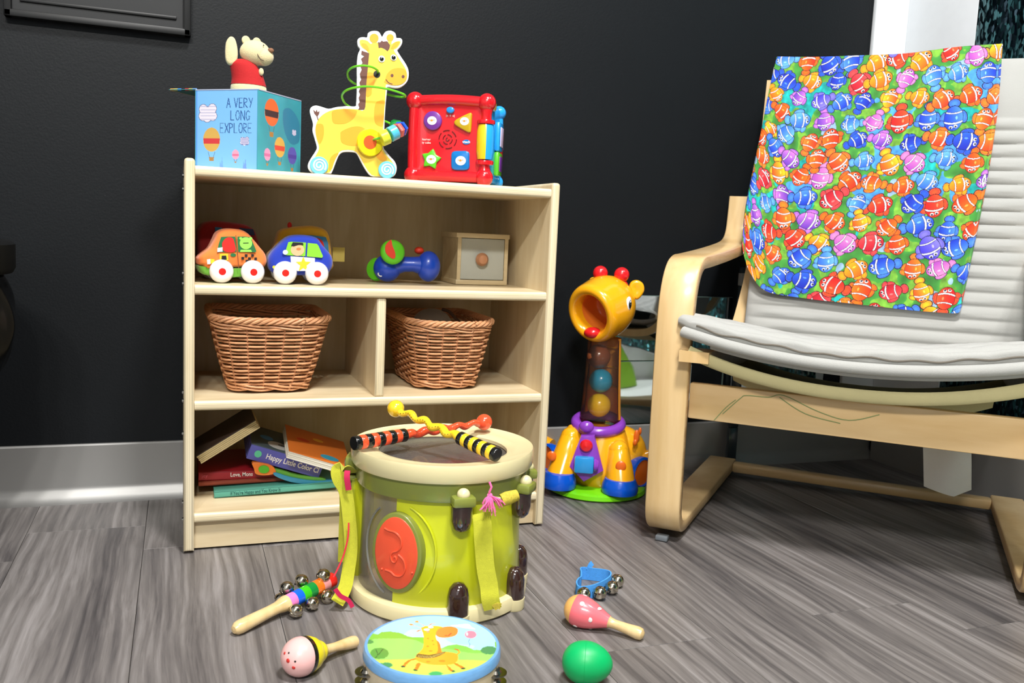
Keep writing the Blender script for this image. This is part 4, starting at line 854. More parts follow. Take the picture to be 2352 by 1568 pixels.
# ------------------------------------------------------------------ toy drum
DX, DY, DH = .356, -.2325, .2247
drf = Frame((DX, DY, 0)); drum = thing('toy_drum', 'lime green toy drum with cream rims and clear see-through side', 'drum', drf)
VA = math.atan2(CAM.y-DY, CAM.x-DX)          # direction towards the viewer
CRM = plastic('cream_plastic', (228, 216, 168), rough=.35); OLV = plastic('olive_plastic', (128, 136, 58), rough=.35); LIMP = plastic('lime_plastic', (206, 212, 32), rough=.28); BRN = plastic('dark_brown_plastic', (52, 32, 28), rough=.12, coat=1); COR = plastic('coral_plastic', (238, 84, 50), rough=.4)
RBOD = .117
def ang(u, r=RBOD, z=.1):
    """angle on the drum wall of picture column u"""
    best = None
    for k in range(-110, 111):
        a = VA+math.radians(k); P = Vector((DX+r*math.cos(a), DY+r*math.sin(a), z)); d = P-CAM; uu = 1176+F_PX*d.dot(CR)/d.dot(CF)
        if best is None or abs(uu-u) < best[0]: best = (abs(uu-u), a)
    return best[1]
MB().lathe([(.02, 0), (.126, 0), (.1305, .004), (.1315, .016), (.129, .022), (.124, .0245), (.112, .0245), (.112, .012), (.02, .012)], 72).build('base_ring', CRM, drum)
MB().lathe([(.118, .1995), (.1305, .1995), (.1325, .203), (.133, .221), (.1318, .2247), (.1305, .2240), (.1285, .2228), (.108, .2215), (.097, .2195), (.094, .2165), (.094, .212), (.098, .208), (.118, .205)], 72).build('top_rim', CRM, drum)
MB().lathe([(.117, .172), (.1232, .172), (.1245, .175), (.1262, .1995), (.117, .1995)], 72).build('green_band', OLV, drum)
MB().lathe([(0, .2105), (.0965, .2105)], 64).build('drumhead', clear('smoky_membrane', (190, 160, 176), .08, .12), drum)
aL = ang(908); aC = aL-math.radians(74)         # clear window from aL further to the left
# lime wall everywhere else
MB().lathe([(.1165, .014), (RBOD+.0035, .02), (RBOD, .10), (RBOD-.001, .173)], 60, 0, None, aL, aC+2*PI).build('lime_wall', LIMP, drum)
MB().lathe([(.1150, .016), (RBOD+.0015, .022), (RBOD-.0015, .10), (RBOD-.0025, .173)], 24, 0, None, aC, aL).build('clear_window', clear('clear_plastic', (240, 242, 240), .06, .24), drum)
for zc, r_, h_ in ((.128, .030, .004),):
    pass
# embossed curve and ring on the wall round the medallion
aM = ang(912, .120, .095); n_ = Vector((math.cos(aM), math.sin(aM), 0))
mz = (drf.I @ on_plane(912, 1268, Vector((DX, DY, 0))+n_*.120, n_)).z
Mm = Matrix(((-math.sin(aM), math.cos(aM), 0, .1175*math.cos(aM)), (math.cos(aM), math.sin(aM), 0, .1175*math.sin(aM)), (0, 0, 1, mz), (0, 0, 0, 1)))  # local x right, y outward, z up
Mm = Matrix(((-math.sin(aM), math.cos(aM), 0, .1175*math.cos(aM)), (math.cos(aM), math.sin(aM), 0, .1175*math.sin(aM)), (0, 0, 1, mz), (0, 0, 0, 1)))
def med(rx, rz_, y0, y1, name, m_, bev=.001, parent=drum):
    return MB().prism(circ((0, 0), rx, 48, rz_), y0, y1, bev, M=Mm @ S(1, 1, 1)).build(name, m_, parent, ang=50)
med(.0385, .0565, -.012, .0062, 'medallion_ring', OLV, .002); M1 = med(.0335, .0505, .004, .0072, 'medallion', COR, .001)
let = [(-.55, .62), (-.35, .58), (-.05, .56), (.22, .42), (.24, .22), (.08, .08), (-.12, .02), (-.22, -.08), (-.16, -.22), (-.02, -.24), (.04, -.14), (-.04, -.08), (-.08, -.13)]
let2 = [(.12, -.02), (.38, -.14), (.46, -.36), (.30, -.56), (.0, -.60), (-.22, -.52), (-.46, -.50)]
for L_ in (let, let2): MB().tube([(x*.034, .0076, z*.052) for x, z in smooth_poly(L_, 5, False)], .0014, 8, M=Mm).build('embossed_letter', COR, M1)
for x, z in ((-.62, -.5), (.78, -.42)): MB().ball((x*.034, .0076, z*.052), .0018, 10, M=Mm).build('embossed_letter', COR, M1)
MB().tube([(.055*math.cos(a)-.002, -.0006-.0085*(math.cos(a)**2), .068*math.sin(a)+.000) for a in np.linspace(-1.25, 1.25, 20)], .0016, 8, M=Mm).build('wall_ridge', LIMP, drum)
MB().tube([(.055*math.cos(a)-.002, -.0006-.0085*(math.cos(a)**2), .068*math.sin(a)) for a in np.linspace(PI-.95, PI+1.2, 20)], .0016, 8, M=Mm).build('wall_ridge', clear('clear_plastic', (236, 238, 236)), drum)
# feet: brown pods on cream pads low down, and brown pods under olive brackets up high
def pod(a, z0, z1, r, up, name='pod'):
    M_ = R(a, 'Z') @ T(.1175+r*.45, 0, 0)
    if up: prof = [(0, z1), (r*.5, z1-r*.15), (r*.85, z1-r*.6), (r, z1-r*1.3), (r*1.02, z0+.002), (r*.98, z0), (0, z0)]
    else: prof = [(0, z0), (r*.5, z0+r*.12), (r*.85, z0+r*.5), (r, z0+r*1.2), (r*1.0, z1), (0, z1)]
    return MB().lathe(prof, 24, M=M_).build(name, BRN, drum)
for u in (1052, 1186, 1199):
    a = ang(min(u, 1186), .128, .04); a = a if u < 1190 else a+.75
    pod(a, .016, .062, .0150, True, 'foot_pod'); MB().lathe([(0, 0), (.0155, 0), (.0168, .003), (.0168, .0165), (0, .0165)], 24, M=R(a, 'Z') @ T(.1235, 0, 0)).build('foot_pad', CRM, drum)
for u, s_ in ((1062, 0), (1204, 0), (1214, 1)):
    a = ang(min(u, 1204), .130, .16) if not s_ else ang(1204, .130, .16)+.62
    pod(a, .131, .170, .0150, False, 'upper_pod')
    MB().box((.128, 0, .177), (.030, .032, .014), .004, M=R(a, 'Z')).build('bracket', OLV, drum)
    MB().ball((.131, 0, .186), (.009, .009, .0085), 18, M=R(a, 'Z')).build('bracket_ball', CRM, drum)
# a lime side pod with strap bracket on the left
aB = ang(803, .125, .16)-.16
MB().box((.116, 0, .096), (.030, .040, .150), .006, M=R(aB, 'Z')).build('side_pod', LIMP, drum); MB().box((.118, 0, .014), (.036, .046, .020), .005, M=R(aB, 'Z')).build('side_pod_foot', CRM, drum)
MB().box((.128, 0, .190), (.026, .040, .026), .006, M=R(aB, 'Z')).build('bracket', OLV, drum)
MB().box((.134, .0, .168), (.024, .034, .012), .004, M=R(aB, 'Z')).build('bracket', OLV, drum)
# things seen inside through the clear wall
MB().ball((-.055, -.03, .035), (.03, .03, .022), 20).build('inner_shaker', plastic('inner_brown', (70, 44, 36)), drum)
MB().lathe([(0, 0), (.02, 0), (.02, .045), (0, .045)], 20, M=T(-.02, -.055, .012)).build('inner_block', plastic('inner_plum', (120, 34, 60)), drum)
MB().lathe([(0, 0), (.04, 0), (.04, .03), (0, .03)], 24, M=T(.02, .03, .15)).build('inner_cup', plastic('inner_red', (190, 50, 70)), drum)
MB().ball((-.03, .02, .185), .016, 16).build('inner_ball', LIMP, drum)

# strap ribbons (fabric), part of the drum
STR = mat('strap_lime_webbing', (206, 206, 50), .85, sheen=.2, bump=.7, bscale=1500, var=.12, vscale=200); STP = mat('strap_pattern', (196, 178, 60), .85, var=.5, vscale=420, bump=.6, bscale=1200)
def ribbon(pts, w, th=.0012, wdir=None, parent=drum, name='strap', m=STR):
    """pts: local points; wdir: width direction(s)"""
    pts = smooth_poly(pts, 6, False); n = len(pts); vs = []
    for i, p in enumerate(pts):
        p = Vector(p); t_ = (Vector(pts[min(i+1, n-1)])-Vector(pts[max(i-1, 0)])).normalized(); wd = Vector(wdir if not callable(wdir) else wdir(i/(n-1))); wd = (wd-t_*wd.dot(t_)).normalized(); nn = t_.cross(wd)
        vs += [p+wd*w/2+nn*th/2, p-wd*w/2+nn*th/2, p-wd*w/2-nn*th/2, p+wd*w/2-nn*th/2]
    fs = [(i*4+k, i*4+(k+1) % 4, (i+1)*4+(k+1) % 4, (i+1)*4+k) for i in range(n-1) for k in range(4)]+[(0, 1, 2, 3), tuple(4*(n-1)+k for k in range(4))]
    return MB().add(vs, fs).build(name, m, parent)
vf = facing((DX, DY, 0)); vr = Vector((math.cos(vf.ang), math.sin(vf.ang), 0))   # right as the viewer sees it
def dl(u, v, off):   # picture point on an upright plane facing the viewer, off metres nearer than the drum axis
    return drf.I @ on_plane(u, v, vf.O - vf.Y*off, vf.Y)
ribbon([dl(1104, 1178, .118), dl(1108, 1200, .121), dl(1110, 1240, .122), dl(1115, 1300, .122), dl(1123, 1345, .123), dl(1126, 1375, .126), dl(1132, 1398, .124)], .0245, wdir=vr)
ribbon([dl(1134, 1396, .127), dl(1142, 1391, .127), dl(1150, 1392, .126)], .008, name='strap_end', wdir=(0, 0, 1), m=STP)
MB().tube([dl(1152, 1149, .125), dl(1165, 1144, .123), dl(1188, 1136, .118)], [.0085, .0095, .0075], 12).build('rolled_strap', STP, drum)
MB().tube([dl(1118, 1150, .127), dl(1140, 1145, .127), dl(1155, 1146, .126)], .0035, 10).build('strap_bar', OLV, drum)
PNK = mat('pink_yarn', (244, 104, 168), .9, sheen=.4); 
tp = dl(1125, 1138, .134); tas = MB(); tas.tube([dl(1124, 1106, .134), dl(1129, 1118, .136), dl(1124, 1130, .136), tp], .0016, 6)
for k in range(34):
    a = random.uniform(-2.6, -.4); l_ = random.uniform(.014, .027); e_ = tp+Vector((math.cos(a)*l_*.9+.002*random.random(), -.003-random.random()*.008, math.sin(a)*l_)); mid = tp.lerp(e_, .5)+Vector((random.uniform(-.003, .003), -.004, .003)); tas.tube(smooth_poly([tuple(tp), tuple(mid), tuple(e_)], 3, False), .0008, 4)
tas.ball(tp, .004, 12).build('tassel', PNK, drum)['kind'] = 'stuff'
# left strap hanging from the bracket down to the floor beyond the bell stick
ribbon([dl(806, 1086, .03), dl(790, 1074, .055), dl(776, 1078, .06), dl(778, 1098, .06), dl(794, 1130, .055), dl(803, 1200, .055), dl(806, 1260, .055), dl(800, 1310, .06), dl(792, 1350, .07), dl(774, 1384, .085)], .019, wdir=lambda t: vr*(.9)+vf.Y*.4)
ribbon([dl(780, 1083, .045), dl(790, 1100, .045), dl(793, 1160, .04), dl(791, 1220, .035), dl(789, 1290, .03)], .016, wdir=vr)
MGT = mat('magenta_ribbon', (206, 30, 84), .7)
ribbon([dl(798, 1080, .062), dl(797, 1098, .064), dl(801, 1125, .062)], .008, wdir=vr, name='magenta_ribbon', m=MGT)
ribbon([dl(801, 1200, .062), dl(799, 1235, .068), dl(789, 1275, .075), dl(776, 1305, .082), dl(766, 1325, .088)], .0022, .0008, wdir=vr, name='magenta_ribbon', m=mat('red_ribbon', (206, 24, 48), .7))
ribbon([dl(770, 1352, .09), dl(782, 1368, .088), dl(800, 1378, .085), dl(810, 1394, .083)], .006, .0008, wdir=(0, 0, 1), name='magenta_ribbon', m=MGT)

# drumsticks lying crossed on the rim
BLK = plastic('black_plastic', (18, 18, 18), rough=.2)
def drumstick(label, A, B, H0, H1, za, zh, zball, main, ph):
    """A: grip end, B: grip top, H1: ball (picture points) ; heights"""
    a, b_, c = on_z(*A, za), on_z(*B, zh), on_z(*H1, zball); fr = Frame(a); t = thing('drumstick', label, 'drumstick', fr, 'crossed drumsticks on the drum'); L = lambda P: P-a
    c = a+(b_-a).normalized()*0+ (c-a); d = (c-a).normalized(); Lg = (b_-a).length; Lt = (c-a).length; side = d.cross(Vector((0, 0, 1))).normalized(); upv = side.cross(d)
    r0 = .0098
    n = 9
    for k in range(n):
        s0, s1 = Lg*k/n, Lg*(k+1)/n; m_ = BLK if k % 2 == 0 else main; r = r0*(1.0 if k < 7 else .95)
        MB().lathe([(0, s0), (r*.96, s0), (r*1.03, s0+.001), (r*1.03, s1-.001), (r*.96, s1), (0, s1)], 20, M=aim(Vector((0, 0, 0)), d)).build('grip_band', m_, t)
    pts = []; N = 60
    for k in range(N+1):
        s_ = Lg+(Lt-Lg)*k/N; w = .0024*math.sin((s_-Lg)/(.0305)*2*PI+ph)*min(1, k/6); pts.append(d*s_+side*w*.5+upv*w)
    MB().tube(pts, [.0062-.0012*min(1, k/N*1.3)+.0006*math.sin(k*.6) for k in range(N+1)], 12).build('wavy_shaft', main, t)
    sp = MB()
    for k in range(4, N-6, 2):
        p = Vector(pts[k])
        for sg in (1, -1): sp.lathe([(0, .0022), (.0006, 0)], 5, M=aim(p+side*sg*.0052+upv*.001, p+side*sg*.02+upv*.004))
    sp.build('bristles', BLK if ph else main, t)['kind'] = 'stuff'
    MB().ball(d*Lt, .0127, 24).build('ball_tip', main, t)
    return t
SOR = plastic('stick_orange', (246, 84, 46), rough=.2, coat=.7); SYE = plastic('stick_yellow', (250, 206, 40), rough=.2, coat=.7)
drumstick('orange wavy drumstick with black-banded grip pointing left', (812, 1018), (922, 1000), None, (1112, 969), .236, .2345, .2390, SOR, 0)
drumstick('yellow wavy drumstick with black-banded grip pointing right', (1143, 1045), (1058, 1010), None, (909, 938), .2350, .243, .268, SYE, .01)

# ------------------------------------------------------------------ floor instruments
NATW = wood('turned_pale_wood', (236, 208, 156), (216, 182, 124), 'Z', rough=.25, coat=.6)
STEEL = mat('bell_nickel', (200, 192, 176), rough=.16, metal=1, var=.08, vscale=60)
def bell(parent, P, r, rot=(0, 0, 0), name='bell'):
    """jingle bell: two cups, a rib and a cross slot"""
    M_ = Matrix.Translation(P) @ R(rot[2], 'Z') @ R(rot[0], 'X') @ R(rot[1], 'Y')
    b = MB(); pr_ = [(math.sin(a)*r, math.cos(a)*r) for a in np.linspace(0, PI, 15)]
    b.lathe(pr_, 22, M=M_); o = b.build(name, STEEL, parent)
    MB().lathe([(r*.99, -r*.06), (r*1.07, -r*.05), (r*1.07, r*.05), (r*.99, r*.06)], 24, M=M_).build('rib', STEEL, o)
    for ax in (0, 1):
        pts = [((math.sin(a)*r*1.0, 0, -math.cos(a)*r*1.0) if ax == 0 else (0, math.sin(a)*r*1.0, -math.cos(a)*r*1.0)) for a in np.linspace(-1.05, 1.05, 9)]
        MB().tube(pts, r*.085, 6, M=M_).build('slot', BLK, o)
        for s_ in (-1, 1): MB().ball(pts[0 if s_ < 0 else -1], r*.16, 8, M=M_).build('slot_hole', BLK, o)
    return o
# bell stick
A = on_z(549, 1440, .0100); B = on_z(655, 1382, .017); C_ = on_z(764, 1330, .024)
d = (C_-A).normalized(); L = (C_-A).length; f_ = Frame((A.x, A.y, 0)); t = thing('bell_stick', 'rainbow striped jingle bell stick with plain wooden handle', 'bell stick', f_)
O_ = Vector((0, 0, A.z)); Mx = aim(O_, O_+d); lb = (B-A).length
MB().lathe([(0, -.0095), (.005, -.0085), (.0084, -.004), (.0094, .002), (.0088, lb*.3), (.0080, lb*.6), (.0082, lb*.78), (.0100, lb*.88), (.0112, lb*.96), (.0110, lb), (0, lb)], 28, M=Mx).build('handle', NATW, t)
seg = [(240, 130, 200), (14, 100, 230), (60, 196, 30), (10, 140, 60), (240, 120, 30), (226, 150, 150), (226, 40, 30)]
for k, c in enumerate(seg):
    s0 = lb+(L-lb)*k/len(seg); s1 = lb+(L-lb)*(k+1)/len(seg); r = .0106
    MB().lathe([(0, s0), (r, s0), (r, s1-.0004), (r*(.9 if k == 6 else 1), s1), (0, s1)], 28, M=Mx).build('colour_band', plastic('band_colour_%d' % k, c), t)
for u, v, z, rot in ((743, 1321, .036, (.5, .9, 0)), (693, 1334, .030, (.9, 0, .6)), (659, 1350, .028, (1.0, .3, 2.2)), (647, 1376, .0105, (.6, 0, 1.0)), (679, 1402, .0103, (.4, .4, 0)), (717, 1385, .0108, (.3, .9, 0)), (752, 1369, .0103, (1.3, 0, .4))):
    P = on_z(u, v, z)-Vector((A.x, A.y, 0)); b_ = bell(t, P, .0097, rot)
    s_ = max(lb+.005, min(L-.005, (P-O_).dot(d))); q_ = O_+d*s_; MB().tube([q_.lerp(P, .25), q_.lerp(P, .75)], .0012, 6).build('bell_wire', STEEL, b_)
# bee maraca
mz_ = lambda X, Y: (520+X/5.445, 1280+Y/5.445)
A = on_z(*mz_(925, 1238), .0232); B = on_z(*mz_(1570, 1060), .0100)
d = (B-A).normalized(); f_ = Frame((A.x, A.y, 0)); t = thing('bee_maraca', 'wooden maraca painted like a bee with pink face', 'maraca', f_); O_ = Vector((0, 0, A.z)); Mx = aim(O_, O_+d); r = .0232; L = (B-A).length
prof = [(math.sin(a)*r, -math.cos(a)*r) for a in np.linspace(0, PI*.53, 12)]
PK = plastic('bee_pink', (244, 190, 186), rough=.25); YB = plastic('bee_yellow', (240, 222, 40), rough=.25)
z0 = prof[-1][1]
head = MB().lathe(prof, 36, M=Mx).build('face', PK, t)
MB().lathe([(r, z0), (r*1.005, z0+.001), (r*.985, z0+.0060), (r*.97, z0+.0064)], 36, M=Mx).build('black_band', BLK, t)
MB().lathe([(r*.975, z0+.0064), (r*.93, z0+.0115), (r*.84, z0+.0175), (r*.70, z0+.0225)], 36, M=Mx).build('yellow_band', YB, t)
MB().lathe([(r*.70, z0+.0225), (r*.60, z0+.0240)], 36, M=Mx).build('black_band', BLK, t)
MB().lathe([(r*.60, z0+.0240), (r*.58, z0+.028), (r*.46, z0+.033), (r*.36, z0+.0345)], 36, M=Mx).build('yellow_band', YB, t)
MB().lathe([(r*.36, z0+.0345), (.0066, z0+.0355), (.0058, z0+.042), (.0056, L*.66), (.0070, L*.86), (.0080, L), (.0073, L+.0055), (.0042, L+.008), (0, L+.0095)], 28, M=Mx).build('handle', NATW, t)
def on_ball(u, v, C, r):
    d_ = ray(u, v); oc = CAM-C; b_ = oc.dot(d_); c_ = oc.dot(oc)-r*r; D_ = b_*b_-c_; return CAM+d_*(-b_-math.sqrt(max(D_, 0)))
for X, Y, rr, m_ in ((780, 1192, .0013, BLK), (860, 1300, .0013, BLK), (770, 1290, .0026, plastic('bee_red', (206, 46, 36))), (840, 1378, .0022, plastic('bee_red', (206, 46, 36))), (728, 1196, .0018, plastic('bee_red', (206, 46, 36)))):
    P = on_ball(*mz_(X, Y), A, r); MB().ball(Vector((0, 0, 0)), (rr, rr, rr*.35), 12, M=Matrix.Translation(P-Vector((A.x, A.y, 0))) @ (P-A).to_track_quat('Z', 'Y').to_matrix().to_4x4()).build('face_dot', m_, head)
# pink maraca
pz = lambda X, Y: (1260+X/5.263, 1270+Y/5.263)
A = on_z(*pz(375, 695), .0219); B = on_z(*pz(1075, 962), .0105); d = (B-A).normalized(); f_ = Frame((A.x, A.y, 0)); t = thing('spotted_maraca', 'pink egg-shaped maraca with white spots and tan end', 'maraca', f_)
O_ = Vector((0, 0, A.z)); Mx = aim(O_, O_+d); r = .0219; L = (B-A).length
a1 = PI*.40; prof = [(math.sin(a)*r, -math.cos(a)*r) for a in np.linspace(0, a1, 9)]
MB().lathe(prof, 36, M=Mx).build('tan_end', plastic('maraca_tan', (236, 178, 104)), t)
prof2 = [prof[-1], (r*1.0, -r*.12), (r*1.0, r*.12), (r*.96, r*.42), (r*.84, r*.86), (r*.66, r*1.3), (r*.47, r*1.75), (r*.38, r*2.0)]
prof2 = smooth_poly(prof2, 3, False); body = MB().lathe(prof2, 36, M=Mx).build('pink_body', plastic('maraca_pink', (240, 112, 122)), t)
MB().lathe([(r*.38, r*2.0), (.0072, r*2.08), (.0062, L*.62), (.0074, L*.85), (.0088, L), (.0078, L+.006), (.004, L+.009), (0, L+.0095)], 28, M=Mx).build('handle', NATW, t)
WS = plastic('spot_white', (240, 234, 230))
for s_, th in ((.25, 2.2), (1.0, 3.05), (.05, 1.2), (1.25, 1.75), (.1, 4.0), (.9, 4.6), (.1, 5.4), (1.35, .2), (.35, .3)):
    zz = r*s_; rad = np.interp(zz, [p[1] for p in prof2], [p[0] for p in prof2]); P = Mx @ Vector((rad*math.cos(th), rad*math.sin(th), zz)); ax = Mx @ Vector((0, 0, zz))
    MB().ball((0, 0, 0), (.0034, .0034, .0008), 14, M=Matrix.Translation(P) @ (P-ax).to_track_quat('Z', 'Y').to_matrix().to_4x4()).build('spot', WS, body)
# egg shaker
A = on_z(1349, 1521, .0255); f_ = facing((A.x, A.y, 0)); t = MB()
def egg(u, v):
    th = v*PI; x = -math.cos(th); rr = math.sin(th)*(1-.10*x); return (x*.0305, rr*.0253*math.cos(u*2*PI), .0253+rr*.0253*math.sin(u*2*PI))
eg = thing('egg_shaker', 'plain bright green egg shaker on the floor', 'egg shaker', f_); EGM = mat('egg_green', (0, 176, 96), .42, var=.03)
t.grid(egg, 40, 28, cu=True).build('shell', EGM, eg)
MB().tube([egg(k/40, .47) for k in range(40)], .0003, 5, closed=True).build('seam', EGM, eg)
# wrist bells: stiff blue webbing loop with four bells
wz = lambda X, Y: (1260+X/5.263, 1270+Y/5.263)
O_ = on_z(*wz(560, 400), 0); f_ = Frame(O_); t = thing('wrist_bells', 'blue webbing wristband with four nickel jingle bells', 'bells', f_)
loop = [(400, 172), (560, 186), (700, 205), (752, 235), (735, 285), (650, 340), (540, 385), (440, 402), (362, 400), (340, 345), (368, 300), (392, 285), (396, 230)]
pts = []
for X, Y in smooth_poly(loop, 4): P = on_z(*wz(X, Y), .020)-O_; pts.append(Vector((P.x, P.y, 0)))
vs = []; n = len(pts)
for i, p in enumerate(pts):
    t_ = (pts[(i+1) % n]-pts[i-1]).normalized(); nn = Vector((-t_.y, t_.x, 0))*.0011
    vs += [p+nn+Vector((0, 0, .0205)), p-nn+Vector((0, 0, .0205)), p-nn+Vector((0, 0, .0005)), p+nn+Vector((0, 0, .0005))]
WB2 = mat('blue_webbing', (74, 158, 236), .8, bump=.8, bscale=1400, var=.15, vscale=300)
MB().add(vs, [(i*4+k, i*4+(k+1) % 4, ((i+1) % n)*4+(k+1) % 4, ((i+1) % n)*4+k) for i in range(n) for k in range(4)]).build('band', WB2, t)
P0 = on_z(*wz(480, 175), .020)-O_; P1 = on_z(*wz(530, 118), .026)-O_; ribbon([P0-Vector((0, 0, .004)), (P0+P1)/2, P1], .008, wdir=(1, .1, 0), parent=t, name='band_end', m=WB2)
for X, Y, rot in ((425, 490, (.5, .3, 0)), (620, 480, (.3, .6, .5)), (765, 415, (.5, .2, 1)), (832, 335, (.9, .2, .3))): bell(t, on_z(*wz(X, Y), .0106)-O_, .0102, rot)

# tambourine
TXc, TYc, TR_, TZ = .2764, -.4878, .079, .045
f_ = facing((TXc, TYc, 0)); t = thing('tambourine', 'round blue-rimmed tambourine with printed giraffe picture', 'tambourine', f_)
MB().lathe([(TR_-.0035, .004), (TR_-.003, .0015), (TR_+.001, .0015), (TR_+.0015, .004), (TR_+.0015, .032), (TR_-.0035, .032)], 72).build('wooden_shell', wood('tambourine_wood', (226, 212, 184), (206, 188, 152), 'X'), t)
MB().lathe([(TR_+.0015, .032), (TR_+.0028, .033), (TR_+.0026, .041), (TR_+.0008, .0445), (TR_-.002, TZ), (TR_-.004, TZ-.001)], 72).build('blue_rim', mat('rim_blue_film', (110, 164, 214), .35, coat=.4, var=.18, vscale=90, stretch=(1, 1, 4)), t)
q_ = 330; cv = Canvas(q_, q_, (166, 218, 250))
# photo crop 2352x1105 of (800,1380)-(1200,1568) -> canvas through the disc
def tc(X, Y):
    P = f_.I @ on_z(800+X/5.88, 1380+Y/5.88, TZ); return ((P.x/TR_*.5+.5)*q_, (.5-P.y/TR_*.5)*q_)
def TP(pts): return [tc(*p) for p in pts]
def tell(X, Y, rx, ry, c): cv.poly(TP(ring_pts(X, Y, rx, ry, 30)), c)
cv.poly(TP([(700, 560), (800, 400), (960, 380), (1200, 430), (1400, 560), (1700, 600), (1500, 700), (900, 700)]), (190, 232, 252), 4)
cv.poly(TP([(1370, 325), (1450, 318), (1560, 305), (1630, 308), (1655, 340), (1720, 380), (1560, 360), (1480, 345)]), (236, 250, 255), 2)
cv.poly(TP([(0, 430), (330, 428), (400, 445), (450, 415), (560, 405), (700, 425), (800, 470), (860, 484), (1060, 484), (1060, 1100), (0, 1100)]), (132, 198, 70))
cv.poly(TP([(1200, 700), (1260, 630), (1340, 595), (1460, 580), (1600, 610), (1700, 655), (1850, 655), (2100, 600), (2100, 1100), (1100, 1100)]), (132, 198, 86))
cv.poly(TP([(230, 560), (600, 500), (900, 520), (1080, 600), (1400, 650), (1700, 700), (2100, 700), (2100, 1100), (0, 1100)]), (154, 220, 110), 3)
cv.poly(TP([(380, 790), (700, 778), (1200, 775), (1700, 790), (1950, 800), (2100, 1200), (300, 1200)]), (196, 238, 94))
for X, Y, rx, ry, c in ((420, 700, 125, 75, (96, 160, 70)), (280, 545, 60, 28, (90, 150, 80)), (1900, 660, 115, 55, (70, 140, 90)), (510, 860, 90, 38, (70, 150, 96)), (1180, 975, 90, 32, (60, 170, 100)), (1990, 580, 18, 40, (130, 190, 50))): tell(X, Y, rx, ry, c)
cv.line(TP([(360, 770), (470, 640)]), 1.6, (60, 100, 50)); cv.line(TP([(370, 640), (400, 720)]), 1.4, (60, 100, 50))
GOR = (250, 170, 50); GDO = (240, 128, 40)
for pts in ([(980, 840), (930, 925), (880, 928), (930, 830)], [(930, 780), (850, 800), (760, 880), (715, 884), (790, 800), (900, 765)], [(1320, 850), (1360, 880), (1420, 930), (1372, 945), (1330, 890)], [(1400, 820), (1480, 840), (1570, 900), (1530, 912), (1450, 860)]): cv.poly(TP(pts), GDO, 2)
cv.poly(TP([(910, 740), (960, 690), (1100, 680), (1300, 680), (1440, 700), (1480, 750), (1460, 810), (1380, 850), (1150, 855), (990, 825), (920, 790)]), GOR, 4)
cv.poly(TP([(1160, 460), (1190, 520), (1230, 560), (1250, 640), (1255, 690), (1190, 690), (1160, 560)]), GDO, 3)
cv.poly(TP([(985, 370), (1000, 350), (1080, 330), (1250, 340), (1290, 400), (1180, 450), (1200, 560), (1200, 680), (1100, 720), (960, 700), (1010, 620), (1015, 470)]), (252, 184, 44), 4)
cv.poly(TP([(1180, 440), (1220, 370), (1340, 340), (1450, 355), (1478, 405), (1440, 460), (1320, 490), (1220, 480)]), (248, 136, 64), 4)
cv.line(TP([(1300, 460), (1350, 462), (1385, 430)]), 2.2, (222, 40, 50))
for X, Y, rx, ry in ((1075, 500, 14, 9), (1135, 530, 14, 9), (1150, 580, 12, 8), (1070, 605, 16, 10), (1110, 668, 26, 10), (1265, 802, 45, 15), (1075, 812, 26, 12)): tell(X, Y, rx, ry, (238, 140, 40))
for X, Y in ((1110, 347), (1058, 381)): tell(X, Y, 38, 17, (250, 250, 250)); tell(X+12, Y+3, 7, 5, (60, 60, 60))
tell(845, 312, 25, 11, (238, 160, 40)); tell(925, 274, 25, 11, (238, 160, 40)); cv.line(TP([(860, 315), (985, 360)]), 1.2, (236, 160, 100)); cv.line(TP([(940, 280), (1030, 335)]), 1.2, (236, 160, 100))
cv.poly(TP([(915, 405), (940, 390), (985, 382), (960, 400), (925, 410)]), GDO); cv.line(TP([(1090, 325), (1120, 302), (1165, 298)]), 2.4, GDO); tell(1075, 412, 20, 9, (250, 150, 130))
cv.poly(TP([(915, 735), (945, 705), (1100, 722), (1300, 675), (1290, 700), (1180, 752), (1050, 768), (930, 752)]), (120, 84, 40), 2)
for k in range(16): X = 940+k*22; Y = 735+14*math.sin(k*.25)-max(0, k-8)*5; cv.line(TP([(X, Y+14), (X+14, Y-12)]), 1.2, (186, 160, 90))
cv.line(TP([(1465, 715), (1495, 690), (1480, 655), (1440, 642)]), 4, GOR); cv.line(TP([(1440, 642), (1478, 658)]), 4, (214, 96, 40))
for X, Y in ((740, 878), (905, 925), (1415, 938), (1548, 905)): tell(X, Y, 30, 11, (50, 60, 60))
tell(1648, 448, 78, 50, (252, 130, 160)); tell(1600, 440, 16, 22, (255, 210, 220)); cv.line(TP([(1635, 505), (1620, 545), (1642, 580), (1625, 610)]), 1.1, (110, 150, 180))
vs, uv, fs = [], [], []; NR, NA = 130, 260
for j in range(NR+1):
    for i in range(NA):
        r_ = (TR_-.0022)*(j/NR); a = 2*PI*i/NA; x, y_ = r_*math.cos(a), r_*math.sin(a); vs.append((x, y_, TZ-.0003)); uv.append((x/TR_*.5+.5, .5-y_/TR_*.5))
for j in range(NR):
    for i in range(NA): i2 = (i+1) % NA; fs.append((j*NA+i, j*NA+i2, (j+1)*NA+i2, (j+1)*NA+i))
o = MB().add(vs, fs).build('drumhead', printed('drumhead_print', .3, .4), t); cv.apply(o, uv)
JG = mat('jingle_steel', (150, 146, 138), rough=.2, metal=1)
